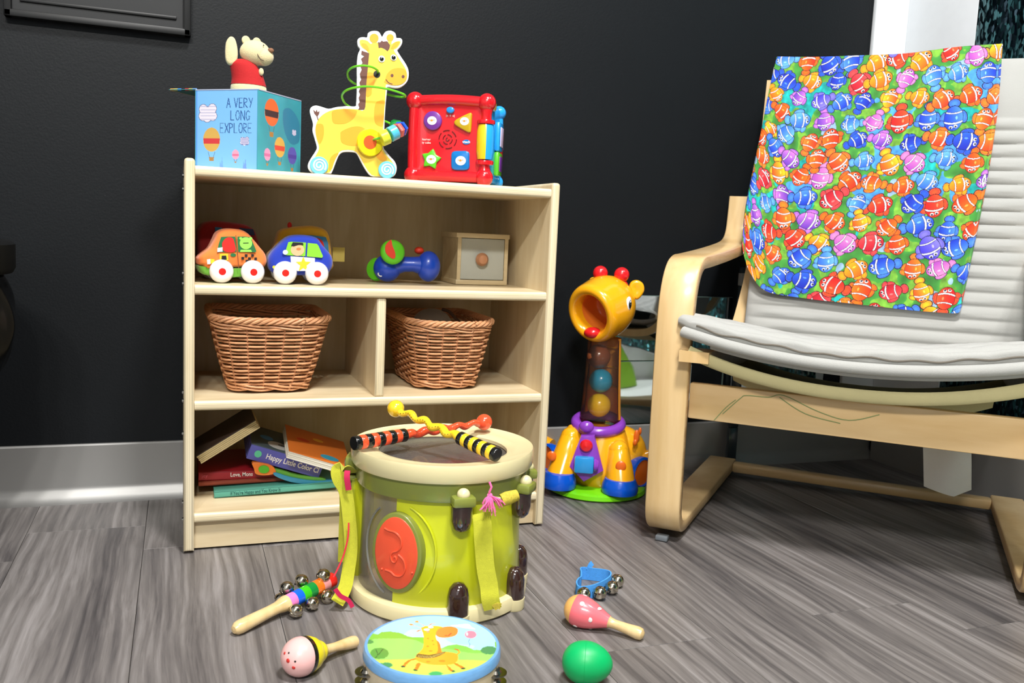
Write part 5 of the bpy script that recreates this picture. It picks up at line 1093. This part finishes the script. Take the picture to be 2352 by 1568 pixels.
for u in (828, 1140, 985, 905, 1065):
    P = f_.I @ on_z(u, 1555, .018); a = math.atan2(P.y, P.x) if u in (828, 1140) else {985: -PI/2+.0, 905: 1.2, 1065: 2.0}[u]
    for dz in (.0245, .0135):
        c = (math.cos(a)*(TR_+.001), math.sin(a)*(TR_+.001))
        MB().lathe([(0, dz+.003), (.005, dz+.0028), (.0075, dz), (.0135, dz), (.0135, dz-.0012), (.0075, dz-.0012), (.004, dz-.003), (0, dz-.003)], 28, M=T(c[0], c[1], 0)).build('jingle', JG, t)
    MB().tube([(math.cos(a)*(TR_+.001), math.sin(a)*(TR_+.001), .007), (math.cos(a)*(TR_+.001), math.sin(a)*(TR_+.001), .031)], .0009, 6).build('jingle_pin', STEEL, t)
# ------------------------------------------------------------------ giraffe ball popper
O_ = on_z(1368, 1122, 0); gf2 = facing((O_.x, O_.y, 0)); pop = thing('giraffe_popper', 'yellow plastic giraffe ball popper with open mouth and clear neck', 'toy', gf2)
PY = plastic('popper_yellow', (252, 176, 20), rough=.2, coat=.8); PU = plastic('popper_purple', (140, 64, 190), rough=.25); PB = plastic('popper_blue', (0, 84, 206), rough=.25); PR = plastic('popper_red', (226, 30, 36), rough=.25); PG = plastic('popper_green', (116, 214, 20), rough=.3); PO = plastic('popper_orange', (236, 108, 20), rough=.35); PK2 = plastic('popper_sky', (40, 150, 222), rough=.25)
def pq(u, v, y=0.0): return gf2.uv3(u, v, y)
pk = (pq(1468, 900)-pq(1368, 900)).length/100     # metres per picture pixel here
MB().lathe([(0, 0), (.100, 0), (.1055, .004), (.104, .012), (.098, .0155), (0, .017)], 64).build('base', PG, pop)
zt = lambda v, y=0.0: pq(1368, v, y).z
cc = pq(1374, 975); zc = cc.z
MB().lathe([(0, .014), (.052, .014), (.064, .030), (.068, .055), (.064, .085), (.055, zc-.022), (.047, zc-.004), (0, zc)], 40, M=T(.006, .006, 0)).build('body', PY, pop)
MB().ball((.048, .045, .072), (.058, .055, .060), 28).build('rump', PY, pop)
a, b_ = pq(1312, 1005, -.03), pq(1287, 1095, -.062); MB().tube([a+Vector((.006, .02, .01)), a, a.lerp(b_, .5), b_], [.018, .023, .028, .030], 20).ball(a, .0235, 18).build('front_leg', PY, pop)
hb = pq(1285, 1098, -.066); MB().lathe([(.0315, -.000), (.036, -.012), (.0375, -.024), (.0355, -.031), (0, -.032)], 28, M=T(hb.x, hb.y, .049) @ S(.95, 1.0, 1)).lathe([(0, .006), (.0315, -.000)], 28, M=T(hb.x, hb.y, .049) @ S(.95, 1, 1)).build('hoof', PB, pop)
a, b_ = pq(1421, 1034, -.05), pq(1425, 1108, -.070); MB().tube([a+Vector((0, .02, .01)), a, a.lerp(b_, .5), b_], [.016, .021, .027, .030], 20).ball(a, .0215, 18).build('front_leg', PY, pop)
hb = pq(1424, 1110, -.072); MB().lathe([(.0315, 0), (.0365, -.011), (.038, -.022), (.036, -.029), (0, -.030)], 28, M=T(hb.x, hb.y, .046)).lathe([(0, .005), (.031, 0)], 28, M=T(hb.x, hb.y, .046)).build('hoof', PB, pop)
for (u, v, rr, y) in ((1426, 1071, 12, -.0865), (1267, 1047, 11, -.0735)):
    p = pq(u, v, y); MB().ball(p, (rr*pk, .003, rr*pk*1.05), 16).build('spot', PO, pop)
for (u, v, rx, rz_, y) in ((1462, 1003, 7, 17, -.005), (1459, 1016, 5, 8, -.01), (1470, 990, 4, 9, .01)): p = pq(u, v, y); MB().ball(p, (rx*pk, .004, rz_*pk), 14).build('spot', PO, pop)
# rear hooves seen sole on
for (u, v, y, rz_, tilt) in ((1471, 1084, -.005, 37, .85), (1262, 1050, .03, 34, -.85)):
    p = pq(u, v, y); M_ = Matrix.Translation(p) @ R(tilt, 'Z') @ R(PI/2, 'X')
    MB().lathe([(0, -.02), (rz_*pk*.8, -.018), (rz_*pk, -.004), (rz_*pk, .006), (rz_*pk*.86, .009), (rz_*pk*.8, .005)], 32, M=M_).build('rear_hoof', PB, pop); MB().lathe([(rz_*pk*.81, .005), (0, .006)], 32, M=M_).build('hoof_sole', PO, pop)
    MB().tube([p+Vector((0, .03, .01)), p+Vector((math.copysign(-.05, tilt), .05, .02))], [.024, .03], 16).build('rear_leg', PY, pop)
# collar, tie, button, roller
ct = MB(); N = 40; ct.tube([(cc.x+.047*math.cos(a), -.002+.044*math.sin(a), zc+.006-.010*(-math.sin(a))-.002) for a in np.linspace(0, 2*PI, N, False)], .0115, 12, closed=True); ct.build('collar', PU, pop)
kn = pq(1347, 980, -.052); MB().ball(kn, (.016, .010, .0125), 18).build('collar_knot', PU, pop)
tz = lambda X, Y, y=-.068: pq(1240+X/2.657, 590+Y/2.657, y)
Mt = Matrix.Translation(Vector((0, -.068, 0)))
tie = [tz(X, Y) for X, Y in ((252, 1085), (335, 1085), (388, 1298), (268, 1365), (180, 1272))]
MB().prism([(p.x, p.z) for p in tie], -.080, -.058, .004).build('tie', PU, pop)
p = tz(283, 1152, -.080); MB().lathe([(0, .009), (.010, .007), (.0135, .002), (.0135, -.004), (0, -.004)], 28, M=T(p.x, -.080, p.z) @ R(PI/2, 'X')).build('button', PR, pop)
p = tz(270, 1265, -.084); MB().box((p.x, -.086, p.z), (.040, .018, .034), .004).build('roller', PK2, pop); MB().lathe([(0, 0), (.012, 0), (.013, .004), (.010, .009), (0, .010)], 20, M=T(p.x+.020, -.086, p.z) @ R(PI/2, 'Y')).build('roller_cap', PU, pop)
# clear neck with balls
n0 = pq(1379, 958); n1 = pq(1389, 775); rr0, rr1 = 48*pk, 38*pk
def neck(u, v, a0, a1, r_off=0): a = a0+(a1-a0)*u; c = n0.lerp(n1, v); r = rr0+(rr1-rr0)*v**.7+r_off; return (c.x+r*math.cos(a), r*math.sin(a), c.z)
MB().grid(lambda u, v: neck(u, v, PI*.8, PI*2.0-.5), 30, 10).build('clear_neck', clear('clear_plastic_amber', (255, 248, 240), .05, .02), pop)
m_ = MB(); m_.grid(lambda u, v: neck(u, v, -.5, PI*.8), 24, 10); m_.grid(lambda u, v: neck(u, v, -.5, PI*.8, -.0025), 24, 10); m_.build('neck_back', plastic('popper_amber', (246, 160, 50), rough=.3), pop)
for k, v in enumerate((800, 845, 890)):
    p = neck(.5, (958-v)/183, -.35, PI*.95, -.004); MB().tube([neck(u_, (958-v)/183, -.4, PI*.45, -.005) for u_ in np.linspace(0, 1, 8)], .0022, 6).build('neck_ridge', PY, pop)
for (u, v, c, n_) in ((1375, 818, (136, 74, 44), 'brown'), (1380, 874, (30, 160, 206), 'blue'), (1376, 930, (252, 204, 10), 'yellow')):
    p = pq(u, v, -.006); MB().ball(p, 27.5*pk, 24).build('play_ball', plastic('ball_'+n_, c), pop)['label'] = n_+' plastic ball inside the clear neck'
# head: opens towards the viewer's left
H = pq(1393, 702, .0); MH = Matrix.Translation(H) @ R(-.62, 'Z') @ R(PI/2+.30, 'X') ; q = 1*pk
prof = [(0, -62), (24, -60), (44, -50), (58, -33), (66, -10), (68, 10), (67, 28), (66, 42), (65, 54), (61, 63), (54, 67), (46, 64), (41, 55), (38, 42), (36, 20), (31, 0)]
sp_ = smooth_poly(prof+[(18, -7), (0, -9)], 3, False); mi_ = [1 if (k > 36 and sp_[k][0] < 38.5) else 0 for k in range(len(sp_))]
MB().lathe([(max(r, 0)*q, z*q) for r, z in sp_], 48, M=MH @ S(1.0, 1.06, 1), mis=mi_).build('head', [PY, plastic('mouth_orange', (232, 124, 40), rough=.4)], pop)
tg = pq(1362, 764, -.030); MB().ball(tg, (21*q, .016, 13*q), 20).build('tongue', PR, pop)
for u, v, y, r_ in ((1379, 627, .0, 17), (1428, 631, .0, 17.5)):
    p = pq(u, v, y); b_ = pq(u-(-4 if u < 1400 else 6)*-1, v+38, y+.004)
    MB().ball(p, r_*q, 22).tube([p+Vector((0, 0, -.010)), b_], [9*q, 15*q], 16).build('horn', PR, pop)
for (pts, y) in (([(1449, 668), (1445, 655), (1452, 645), (1465, 643), (1477, 651), (1480, 666), (1473, 680), (1463, 688), (1452, 682)], .01),):
    MB().puff(smooth_poly([(pq(u, v, y).x, pq(u, v, y).z) for u, v in pts], 3), y-.008, y+.006, .006, dome=-.002).build('ear', PY, pop)
p = pq(1362, 645, .03); MB().ball(p, (9*q, .006, 9*q), 14).build('ear', PY, pop)
e = pq(1444, 697, -.041); Me = Matrix.Translation(e) @ R(.80, 'Z')
ey = MB().ball((0, 0, 0), (.0075, .004, .0145), 18, M=Me).build('eye', EW, pop); MB().ball((.001, -.0028, -.001), (.0045, .0026, .0090), 16, M=Me).build('pupil', EB, ey); MB().ball((0, -.0050, .004), (.0016, .001, .002), 8, M=Me).build('glint', EW, ey)

# ------------------------------------------------------------------ bentwood armchair
CO, CA = Vector((.7693, -.1101, 0)), -.7738
chf = Frame(CO, CA)         # local x across the front, y backwards
ch = thing('bentwood_armchair', 'cantilevered birch bentwood armchair with ribbed grey-beige cushion', 'armchair', chf)
CWD, SW = .652, .0615
B1 = wood('birch_bent_wood', (232, 202, 152), (214, 178, 122), 'Z', rough=.32, coat=.35, fine=.6); B2 = wood('birch_rail_wood', (228, 198, 148), (208, 172, 118), 'X', rough=.32, coat=.35, fine=.5)
BPLY = wood('birch_glued_edge', (216, 184, 136), (186, 148, 100), 'Y', rough=.5, ply=None, fine=2)
prof = [(.575, .0225), (.50, .0225), (.30, .0225), (.10, .0225), (.055, .0235), (.026, .034), (.011, .058), (.009, .10), (.0065, .19), (.005, .27), (.005, .35), (.009, .41), (.019, .452), (.040, .482), (.072, .4965), (.13, .500), (.28, .5085), (.44, .520), (.51, .528), (.552, .540), (.576, .562), (.586, .60), (.592, .640)]
prof = smooth_poly(prof, 3, False); HT = .0115
def side_frame(x0):
    vs = []; n = len(prof); mb = MB()
    for i, (y, z) in enumerate(prof):
        a = Vector(prof[max(i-1, 0)]); b_ = Vector(prof[min(i+1, n-1)]); t_ = (b_-a).normalized(); nn = Vector((-t_.y, t_.x))*HT; bv = .0025
        for s_, xo in ((1, bv), (1, SW-bv), (1-.22, SW), (-1+.22, SW), (-1, SW-bv), (-1, bv), (-1+.22, 0), (1-.22, 0)): vs.append((x0+xo, y+nn.x*s_, z+nn.y*s_))
    fs = []; ms = []
    for i in range(n-1):
        for k in range(8): fs.append((i*8+k, i*8+(k+1) % 8, (i+1)*8+(k+1) % 8, (i+1)*8+k)); ms.append(1 if k in (2, 6) else 0)
    fs += [tuple(range(8)), tuple((n-1)*8+k for k in range(8))]; ms += [1, 1]
    mb.add(vs, fs, ms); return mb.build('side_frame', [B1, BPLY], ch, ang=50)
s1 = side_frame(0); s2 = side_frame(CWD-SW)
for x in (.030, CWD-.030):
    for y in (.02, .545): MB().box((x, y, .0055), (.022, .018, .009), .002).build('floor_glide', mat('grey_glide', (110, 116, 122), .3), ch)
MB().box((CWD/2, .545, .0225), (CWD-2*SW+.002, .032, .022), .006).build('rear_rail', B2, ch)
# wide front board (lightly scribbled with green crayon)
zb_, zt_ = .2285, .291; fb = MB().box((CWD/2, .022, (zb_+zt_)/2), (CWD-2*SW+.0, .018, zt_-zb_), .003).build('front_board', B2, ch)
CRY = mat('green_crayon', (132, 150, 96), .8)
for pts in ([(1660, 950), (1700, 915), (1715, 908), (1765, 912), (1800, 908), (1880, 945), (1950, 965), (2020, 952)], [(1640, 965), (1668, 935), (1690, 918)], [(1790, 912), (1850, 950), (1930, 972)]):
    P_ = [chf.I @ on_plane(u, v, chf.O+chf.Y*.0125, chf.Y) for u, v in pts]; MB().tube(smooth_poly([tuple(p) for p in P_], 5, False), .0007, 5).build('crayon_line', CRY, fb)
# seat side rails and back uprights: one bent strip each side
sprof = smooth_poly([(-.030, .3415), (.05, .338), (.16, .325), (.28, .306), (.38, .302), (.43, .318), (.468, .38), (.49, .48), (.531, .66), (.569, .84), (.580, .895)], 4, False)
for x0 in (.067, .590):
    vs = []; n = len(sprof)
    for i, (y, z) in enumerate(sprof):
        a = Vector(sprof[max(i-1, 0)]); b_ = Vector(sprof[min(i+1, n-1)]); t_ = (b_-a).normalized(); nn = Vector((-t_.y, t_.x))*.0095
        for s_, xo in ((1, 0), (1, .05), (-1, .05), (-1, 0)): vs.append((x0+xo-.018+(.017 if x0 < .3 else -.017)*min(1, max(0, (z-.35)/.12)), y+nn.x*s_, z+nn.y*s_))
    MB().add(vs, [(i*4+k, i*4+(k+1) % 4, (i+1)*4+(k+1) % 4, (i+1)*4+k) for i in range(n-1) for k in range(4)]+[(0, 1, 2, 3), tuple(4*(n-1)+k for k in range(4))]).build('seat_rail', B1, ch, ang=30)
for z, y in ((.60, .512), (.86, .566)): MB().box((CWD/2, y+.006, z), (CWD-.19, .014, .05), .004).build('back_slat', B2, ch)
# canvas sling under the seat
CAN = mat('olive_cream_canvas', (196, 186, 138), .9, bump=.5, bscale=1500, var=.06)
SL, SR = .062, CWD-.062
def sling(u, v):
    x = SL+(SR-SL)*u; s_ = 2*u-1; y = -.020+v*.42; z0 = np.interp(y, [p[0] for p in sprof[:40]], [p[1] for p in sprof[:40]])
    return (x, y+.012*(1-s_*s_)*(1-v), z0+.004-.046*(1-abs(s_)**2.2))
m_ = MB(); m_.grid(sling, 40, 24); m_.build('canvas_sling', CAN, ch)
hem = [Vector(sling(k/40, 0)) for k in range(41)]
MB().tube([p+Vector((0, -.001, .004)) for p in hem], .0105, 10, flat=(1.0, .5)).build('sling_hem', CAN, ch)
flap = MB(); N = 30
for j, dz in enumerate((0, -.018, -.034)): pass
flap.grid(lambda u, v: (SL+.055+(SR-SL-.11)*u, .09+.03*v, sling(.12+.76*u, .1)[2]-.002-.052*v*(1-.35*(2*u-1)**2)), 30, 4); flap.build('sling_flap', CAN, ch)
# care label hanging below the seat
PLB = mat('white_fabric_label', (238, 236, 230), .8, bump=.3, bscale=300)
def lab(u, v):
    a = chf.I @ on_plane(2118+u*(2228-2118)+v*4, 915+v*(1118-915)+u*2+(max(0, v-.9)/.1*20*(1-abs(u-.62)/.62)), chf.O+chf.Y*.33, chf.Y); return (a.x, .33+.010*math.sin(u*4+v*3)+.006*math.sin(v*7), a.z)
m_ = MB(); m_.grid(lab, 16, 20); m_.grid(lambda u, v: (lab(u, v)[0], lab(u, v)[1]+.0012, lab(u, v)[2]), 16, 20); m_.build('care_label', PLB, ch)

# cushions
CUS = mat('grey_beige_cotton', (172, 172, 168), .9, bump=.5, bscale=1100, var=.05, vscale=8, sheen=.15)
def byz(z): return np.interp(z, [.30, .40, .55, .75, .95], [.386, .404, .441, .483, .521])   # front face of the back cushion (y for a height)
CL, CRt = .082, .604
def rib(z):
    if z > .80: return .003*math.sin((z-.8)*40)
    ph = (z-.33)/.0262; f = ph-math.floor(ph); return .0085*(abs(math.sin(PI*f))**.6)-.004
def backc(u, v):
    a = 2*PI*u; cx, ct = math.cos(a), math.sin(a)
    sgn = lambda q_: math.copysign(abs(q_)**.28, q_); ex = sgn(cx); et = math.copysign(abs(ct)**.6, ct)
    z = .315+v*.616; w = (CRt-CL)/2; endk = 1.0 if v < .93 else math.sqrt(max(0, 1-((v-.93)/.07)**2))*.75+.25
    if v > .93: z = .315+.93*.616+.026*math.sin((v-.93)/.07*PI/2)*1.2
    y = byz(z)+.024; x = (CL+CRt)/2+w*ex*(1-.02*(1-endk)); edge = 1-abs(ex)**8
    T_ = .024*endk; yy = y-T_*(-et)*(1)
    front = et < 0
    off = (rib(z)*edge if front else 0)
    wr = .0022*math.sin(x*34+z*11)*edge if z > .75 else .0012*math.sin(x*50+math.floor(z/.0262)*1.7)*edge
    return (x, y+T_*et-(off if front else 0)-(wr if front else 0)*.6, z)
MB().grid(backc, 220, 260, cu=True).build('back_cushion', CUS, ch, ang=80)
def seatz(x, y):
    s_ = (2*(x-.326)/.53); k = max(0, 1-(y+.03)/.45); return .367+.030*min(1.2, abs(s_))**2.0*(.75+.25*k) - .045*max(0, min(1, (y+.03)/.42))
def seatc(u, v, rough=1):
    """u round the front-to-back section, v across"""
    x = .040+(.622-.040)*v; ex = 2*v-1; ed = (1-abs(ex)**12)**.5
    a = 2*PI*u; sg = lambda q_, p_: math.copysign(abs(q_)**p_, q_)
    cy, sz_ = sg(math.cos(a), .45), sg(math.sin(a), .65)
    y0, y1 = -.040+.025*abs(ex)**6, .43; y = (y0+y1)/2+(y1-y0)/2*cy
    T_ = .0235*(.55+.45*ed)*(1-.12*max(0, -cy)**8); z = seatz(x, y)+T_*sz_
    if sz_ > 0:
        ph = (y+.024)/.030; f = ph-math.floor(ph); z += rough*(.0075*abs(math.sin(PI*f))**.55*(.72+.28*abs(math.sin(x*52+math.floor(ph)*1.3)))-.004)*ed
        z += rough*.0012*math.sin(x*38+y*20)*ed
    return (x, y, z)
MB().grid(seatc, 200, 150, cu=True).build('seat_cushion', CUS, ch, ang=80)
front = [Vector(seatc(.5, v, 0)) for v in np.linspace(.02, .98, 70)]
MB().tube([p+Vector((0, -.001, -.016)) for p in front], .0095, 12).build('front_piping', CUS, ch)
MB().tube([p+Vector((0, -.0005, .0015*math.sin(p.x*95)+.001*math.sin(p.x*41))) for p in [Vector(seatc(.5, v, 0)) for v in np.linspace(.06, .96, 200)]], .0016, 6).build('seam', mat('seam_groove_shade', (112, 106, 96), .9), ch)  # dark cord along the seam; the groove's shade is put into its colour
MB().tube([p+Vector((0, .014, -.027)) for p in front[6:-4]], .0055, 8).build('rear_piping', CUS, ch)

# ------------------------------------------------------------------ clownfish cloth over the chair back
def cs_(u, v):       # picture point -> chair coordinates on the cushion front
    yq = .5
    for _ in range(8): P = chf.I @ on_plane(u, v, chf.O+chf.Y*yq, chf.Y); yq = float(byz(P.z))-.0165
    return Vector((P.x, yq, P.z))
def curve(pts): return smooth_poly([tuple(cs_(*p)) for p in pts], 8, False)
def resample(c, n):
    c = [Vector(p) for p in c]; L_ = [0]
    for a, b_ in zip(c[:-1], c[1:]): L_.append(L_[-1]+(b_-a).length)
    out = []
    for k in range(n+1):
        s_ = L_[-1]*k/n; i = min(max(np.searchsorted(L_, s_)-1, 0), len(c)-2); f = (s_-L_[i])/max(L_[i+1]-L_[i], 1e-9); out.append(c[i].lerp(c[i+1], f))
    return out
NU, NV = 560, 600
topc = resample(curve([(1783, 135), (1860, 136), (1960, 133), (2080, 128), (2200, 113), (2303, 106)]), NU)
botc = resample(curve([(1703, 552), (1709, 588), (1724, 628), (1760, 668), (1850, 685), (1950, 696), (2080, 711), (2150, 717), (2196, 719), (2207, 712)]), NU)
lefc = resample(curve([(1783, 135), (1768, 200), (1750, 290), (1728, 390), (1710, 480), (1703, 552)]), NV)
rigc = resample(curve([(2303, 106), (2292, 250), (2270, 400), (2245, 530), (2222, 640), (2207, 712)]), NV)
wr_u = [(random.uniform(5, 22), random.uniform(0, 6), random.uniform(3, 12)) for _ in range(5)]
vs, uv = [], []
NT = 30
for j in range(-NT, NV+1):
    for i in range(NU+1):
        u = i/NU
        if j >= 0:
            v = j/NV; p = topc[i]*(1-v)+botc[i]*v+lefc[j]*(1-u)+rigc[j]*u-(topc[0]*(1-u)*(1-v)+topc[NU]*u*(1-v)+botc[0]*(1-u)*v+botc[NU]*u*v)
            w = sum(.0007*math.sin(a*u+b_+c*v) for a, b_, c in wr_u)+.0012*math.sin(u*14+v*5)*v
            edge = .003*max(0, (u-.985)/.015)**2+.010*max(0, (.02-u)/.02)**2*v
            p = Vector((p.x, p.y-w-.001+edge, p.z))
        else:
            v = 0; k_ = -j/NT; p0_ = topc[i]; a = k_*PI; rr = .058; p = Vector((p0_.x, p0_.y+rr*(1-math.cos(a)), p0_.z+rr*.2*math.sin(a)-max(0, k_-.5)*.10))
        vs.append(p); uv.append((u, (j+NT)/(NV+NT)))
w_ = NU+1; fs = [(j*w_+i, j*w_+i+1, (j+1)*w_+i+1, (j+1)*w_+i) for j in range(NV+NT) for i in range(NU)]
m_ = MB().add(vs, fs); clo = m_.build('fish_cloth', printed('fish_cotton_print', .85, 0, .3), ang=180)
clo.location = CO; clo.rotation_euler = (0, 0, CA); tag(clo, 'bright cotton cloth printed with colourful clownfish draped over chair back', 'cloth')
cw, chh = 561, 631; fc = Canvas(cw, chh, (70, 170, 70))
n1, n2, n3, n4 = fbm(chh, cw, 9, 1), fbm(chh, cw, 7, 2), fbm(chh, cw, 26, 4, 2), fbm(chh, cw, 60, 9, 2)
g_ = np.array([70, 158, 62.])*(.7+.65*n3[..., None]); l_ = np.array([122, 184, 60.])*(.75+.5*n4[..., None]); fc.a = np.where((n3 > .60)[..., None], l_, g_)
fc.a = np.where((n1 > .74)[..., None], np.array([20, 176, 172.])*(.75+.55*n4[..., None]), fc.a); fc.a = np.where((n2 > .76)[..., None], np.array([76, 160, 238.])*(.8+.45*n4[..., None]), fc.a); fc.a = np.where((n1 < .30)[..., None], np.array([168, 206, 244.])*(.8+.3*n4[..., None]), fc.a)
PAL = [((255, 130, 20), (236, 60, 10)), ((80, 150, 250), (20, 60, 210)), ((250, 150, 30), (236, 70, 20)), ((255, 120, 20), (230, 50, 10)), ((255, 180, 20), (245, 110, 10)), ((250, 214, 30), (230, 90, 20)), ((80, 150, 250), (20, 60, 210)), ((110, 190, 250), (50, 110, 230)), ((40, 100, 230), (20, 40, 190)), ((220, 130, 230), (120, 60, 200)), ((250, 80, 80), (200, 10, 40)), ((240, 90, 40), (220, 20, 20)), ((250, 140, 40), (250, 60, 20)), ((140, 130, 240), (70, 60, 220)), ((240, 150, 210), (190, 80, 200))]
def fish(cx, cy, L_, rot, c1, c2):
    R0 = int(L_*1.05)+2; x0, x1, y0, y1 = max(int(cx-R0), 0), min(int(cx+R0), cw), max(int(cy-R0), 0), min(int(cy+R0), chh)
    if x1 <= x0 or y1 <= y0: return
    X = (fc.X[y0:y1, x0:x1]-cx)/L_; Y = (fc.Y[y0:y1, x0:x1]-cy)/L_; a = X*math.cos(rot)+Y*math.sin(rot); b_ = -X*math.sin(rot)+Y*math.cos(rot)
    A = fc.a[y0:y1, x0:x1]
    def el(ax, ay, rx, ry, ro=0): p = (a-ax)*math.cos(ro)+(b_-ay)*math.sin(ro); q_ = -(a-ax)*math.sin(ro)+(b_-ay)*math.cos(ro); return (p/rx)**2+(q_/ry)**2
    dark = np.array(c2)*.35; c1 = np.array(c1, float); c2 = np.array(c2, float)
    for (ax, ay, rx, ry, ro) in ((-.74, 0, .20, .26, 0), (-.05, -.44, .30, .17, -.25), (-.08, .46, .24, .15, .3), (.22, .50, .13, .2, .5)):
        e_ = el(ax, ay, rx*1.16, ry*1.2, ro); A[e_ < 1] = dark
        e_ = el(ax, ay, rx, ry, ro); k_ = e_ < 1; A[k_] = (c1*(1-e_[k_][:, None]*.6)+c2*e_[k_][:, None]*.6); k_ = (e_ > .80) & (e_ < .92); A[k_] = A[k_]*.6+90
    e_ = el(0, 0, .60, .43); A[e_ < 1.12] = dark
    k_ = e_ < 1; mixv = np.clip(.5-b_[k_]*1.3-a[k_]*.3, 0, 1)[:, None]; A[k_] = c1*mixv+c2*(1-mixv)
    for q_, wq in ((.16, .038), (-.34, .028)):
        dd = np.abs(a-q_-.10*(1-(b_/.43)**2)); A[(dd < wq+.022) & (e_ < 1)] = dark*1.3; A[(dd < wq) & (e_ < 1)] = (244, 244, 250)
    for ey, ex in ((-.12, .40), (.10, .44)):
        A[el(ex, ey, .075, .09) < 1] = (250, 250, 250); A[el(ex+.02, ey, .045, .055) < 1] = (20, 20, 60)
    A[(np.abs(el(.40, .02, .13, .15)-1) < .16) & (a > .46)] = dark
    A[el(-.02, -.14, .09, .045) < 1] = np.minimum(c1+60, 255)
rows = []; y_ = -10; k = 0
while y_ < chh+20:
    x_ = (k % 2)*31-6
    while x_ < cw+20: rows.append((x_+random.uniform(-8, 8), y_+random.uniform(-8, 8))); x_ += 59
    y_ += 50; k += 1
random.shuffle(rows)
for x_, y_ in rows:
    c1, c2 = random.choice(PAL); fish(x_, y_, random.uniform(36, 47), random.choice([0, PI, .5, -.5, PI/2, -PI/2, 2.6, 1.2])+random.uniform(-.4, .4), c1, c2)
fc.a = fc.a*.90
fc.a[:, -9:] = fc.a[:, -18:-9][:, ::-1]*.85+30
fc.apply(clo, uv)

# ------------------------------------------------------------------ things at the edges
# dark glossy strip standing behind the chair, with yellow marks
a = on_y(1695, 868, .300); t = thing('display_strip', 'narrow dark glossy upright strip with yellow marks behind the armchair', 'strip', Frame((a.x-.004, .300, 0)))
GLD = plastic('dark_glossy_strip', (46, 56, 62), rough=.12); MB().box((0, 0, .29), (.024, .012, .38), .002).build('strip', GLD, t); MB().box((0, 0, .05), (.024, .012, .10), .002).build('foot', GLD, t)
YM = plastic('yellow_mark', (222, 196, 40)); MB().box((0, 0, .452), (.025, .014, .03), .002).build('grey_cap', plastic('cap_grey', (150, 152, 150)), t)
for z, s_ in ((.405, 'Z'), (.375, 'V'), (.352, 'V')): text(t, s_, .024, YM, T(.001, -.0066, z) @ FRONT, 'yellow_mark', .0003)
for k, (z, c) in enumerate(((.325, (40, 120, 190)), (.312, (240, 210, 30)), (.299, (60, 170, 60)), (.286, (240, 210, 30)))): MB().box((.001-.002*k, -.0062, z), (.014, .0012, .012)).build('colour_mark', plastic('strip_mark_%d' % k, c), t)
# waste bin at the left edge
bn = Frame((-.417, .02, 0)); t = thing('waste_bin', 'black waste bin with glossy black liner bag at the left edge', 'bin', bn)
BNP = mat('bin_black', (9, 10, 11), .5, spec=.25); BAG = mat('bag_black_film', (6, 7, 9), .22, coat=.1, spec=.35)
MB().lathe([(0, 0), (.115, 0), (.12, .01), (.150, .44), (.150, .462), (.146, .462), (.146, .44), (.112, .02), (0, .02)], 48).build('body', BNP, t)
MB().lathe([(.150, .440), (.180, .442), (.184, .450), (.184, .484), (.178, .489), (.146, .489), (.146, .462)], 48).build('rim', BNP, t)
def bag(u, v):
    a = 2*PI*u; z = .455-v*.17; r = .152+.030*math.sin(v*PI)**.6*(.85+.15*math.sin(a*3+1))+.0045*math.sin(a*11+v*5)*math.sin(v*PI)+.002*math.sin(a*23-v*4)*math.sin(v*PI); return (r*math.cos(a), r*math.sin(a), z)
MB().grid(bag, 160, 40, cu=True).build('liner_bag', BAG, t)
# play mat whose corner shows at the lower right (and in the mirror)
pm = thing('play_mat', 'white foam play mat with teal and blue edge, lower right corner', 'mat', Frame((.945, -.712, 0), -.02))
MTW = mat('mat_white', (236, 238, 232), .6); MTT = mat('mat_teal', (90, 196, 200), .6); MTB = mat('mat_blue_print', (120, 196, 226), .6)
MB().prism([(0, 0), (.36, .055), (.66, .36), (.69, .36), (.69, -.85), (.0, -.85)], 0, .009, .002, M=Matrix(((1, 0, 0, 0), (0, 0, 1, 0), (0, 1, 0, .0006), (0, 0, 0, 1)))).build('mat_body', MTW, pm)
for a_, s_ in (((.075, -.005, .0098), (.05, .012, .0008)), ((.22, -.20, .0098), (.10, .06, .0008)), ((.45, -.50, .0098), (.12, .10, .0008)), ((.45, .05, .0098), (.1, .06, .0008))): MB().box(a_, s_, .0003).build('mat_print', MTT if s_[0] < .06 else MTB, pm)
fbk = thing('foam_wedge', 'lime green soft foam wedge reflected in the wall mirror', 'toy', Frame((1.50, -.86, .0105), .3))
MB().prism([(-.12, 0), (.10, 0), (-.02, .22)], -.09, .09, .006).build('wedge', mat('lime_foam_vinyl', (170, 226, 60), .5), fbk)
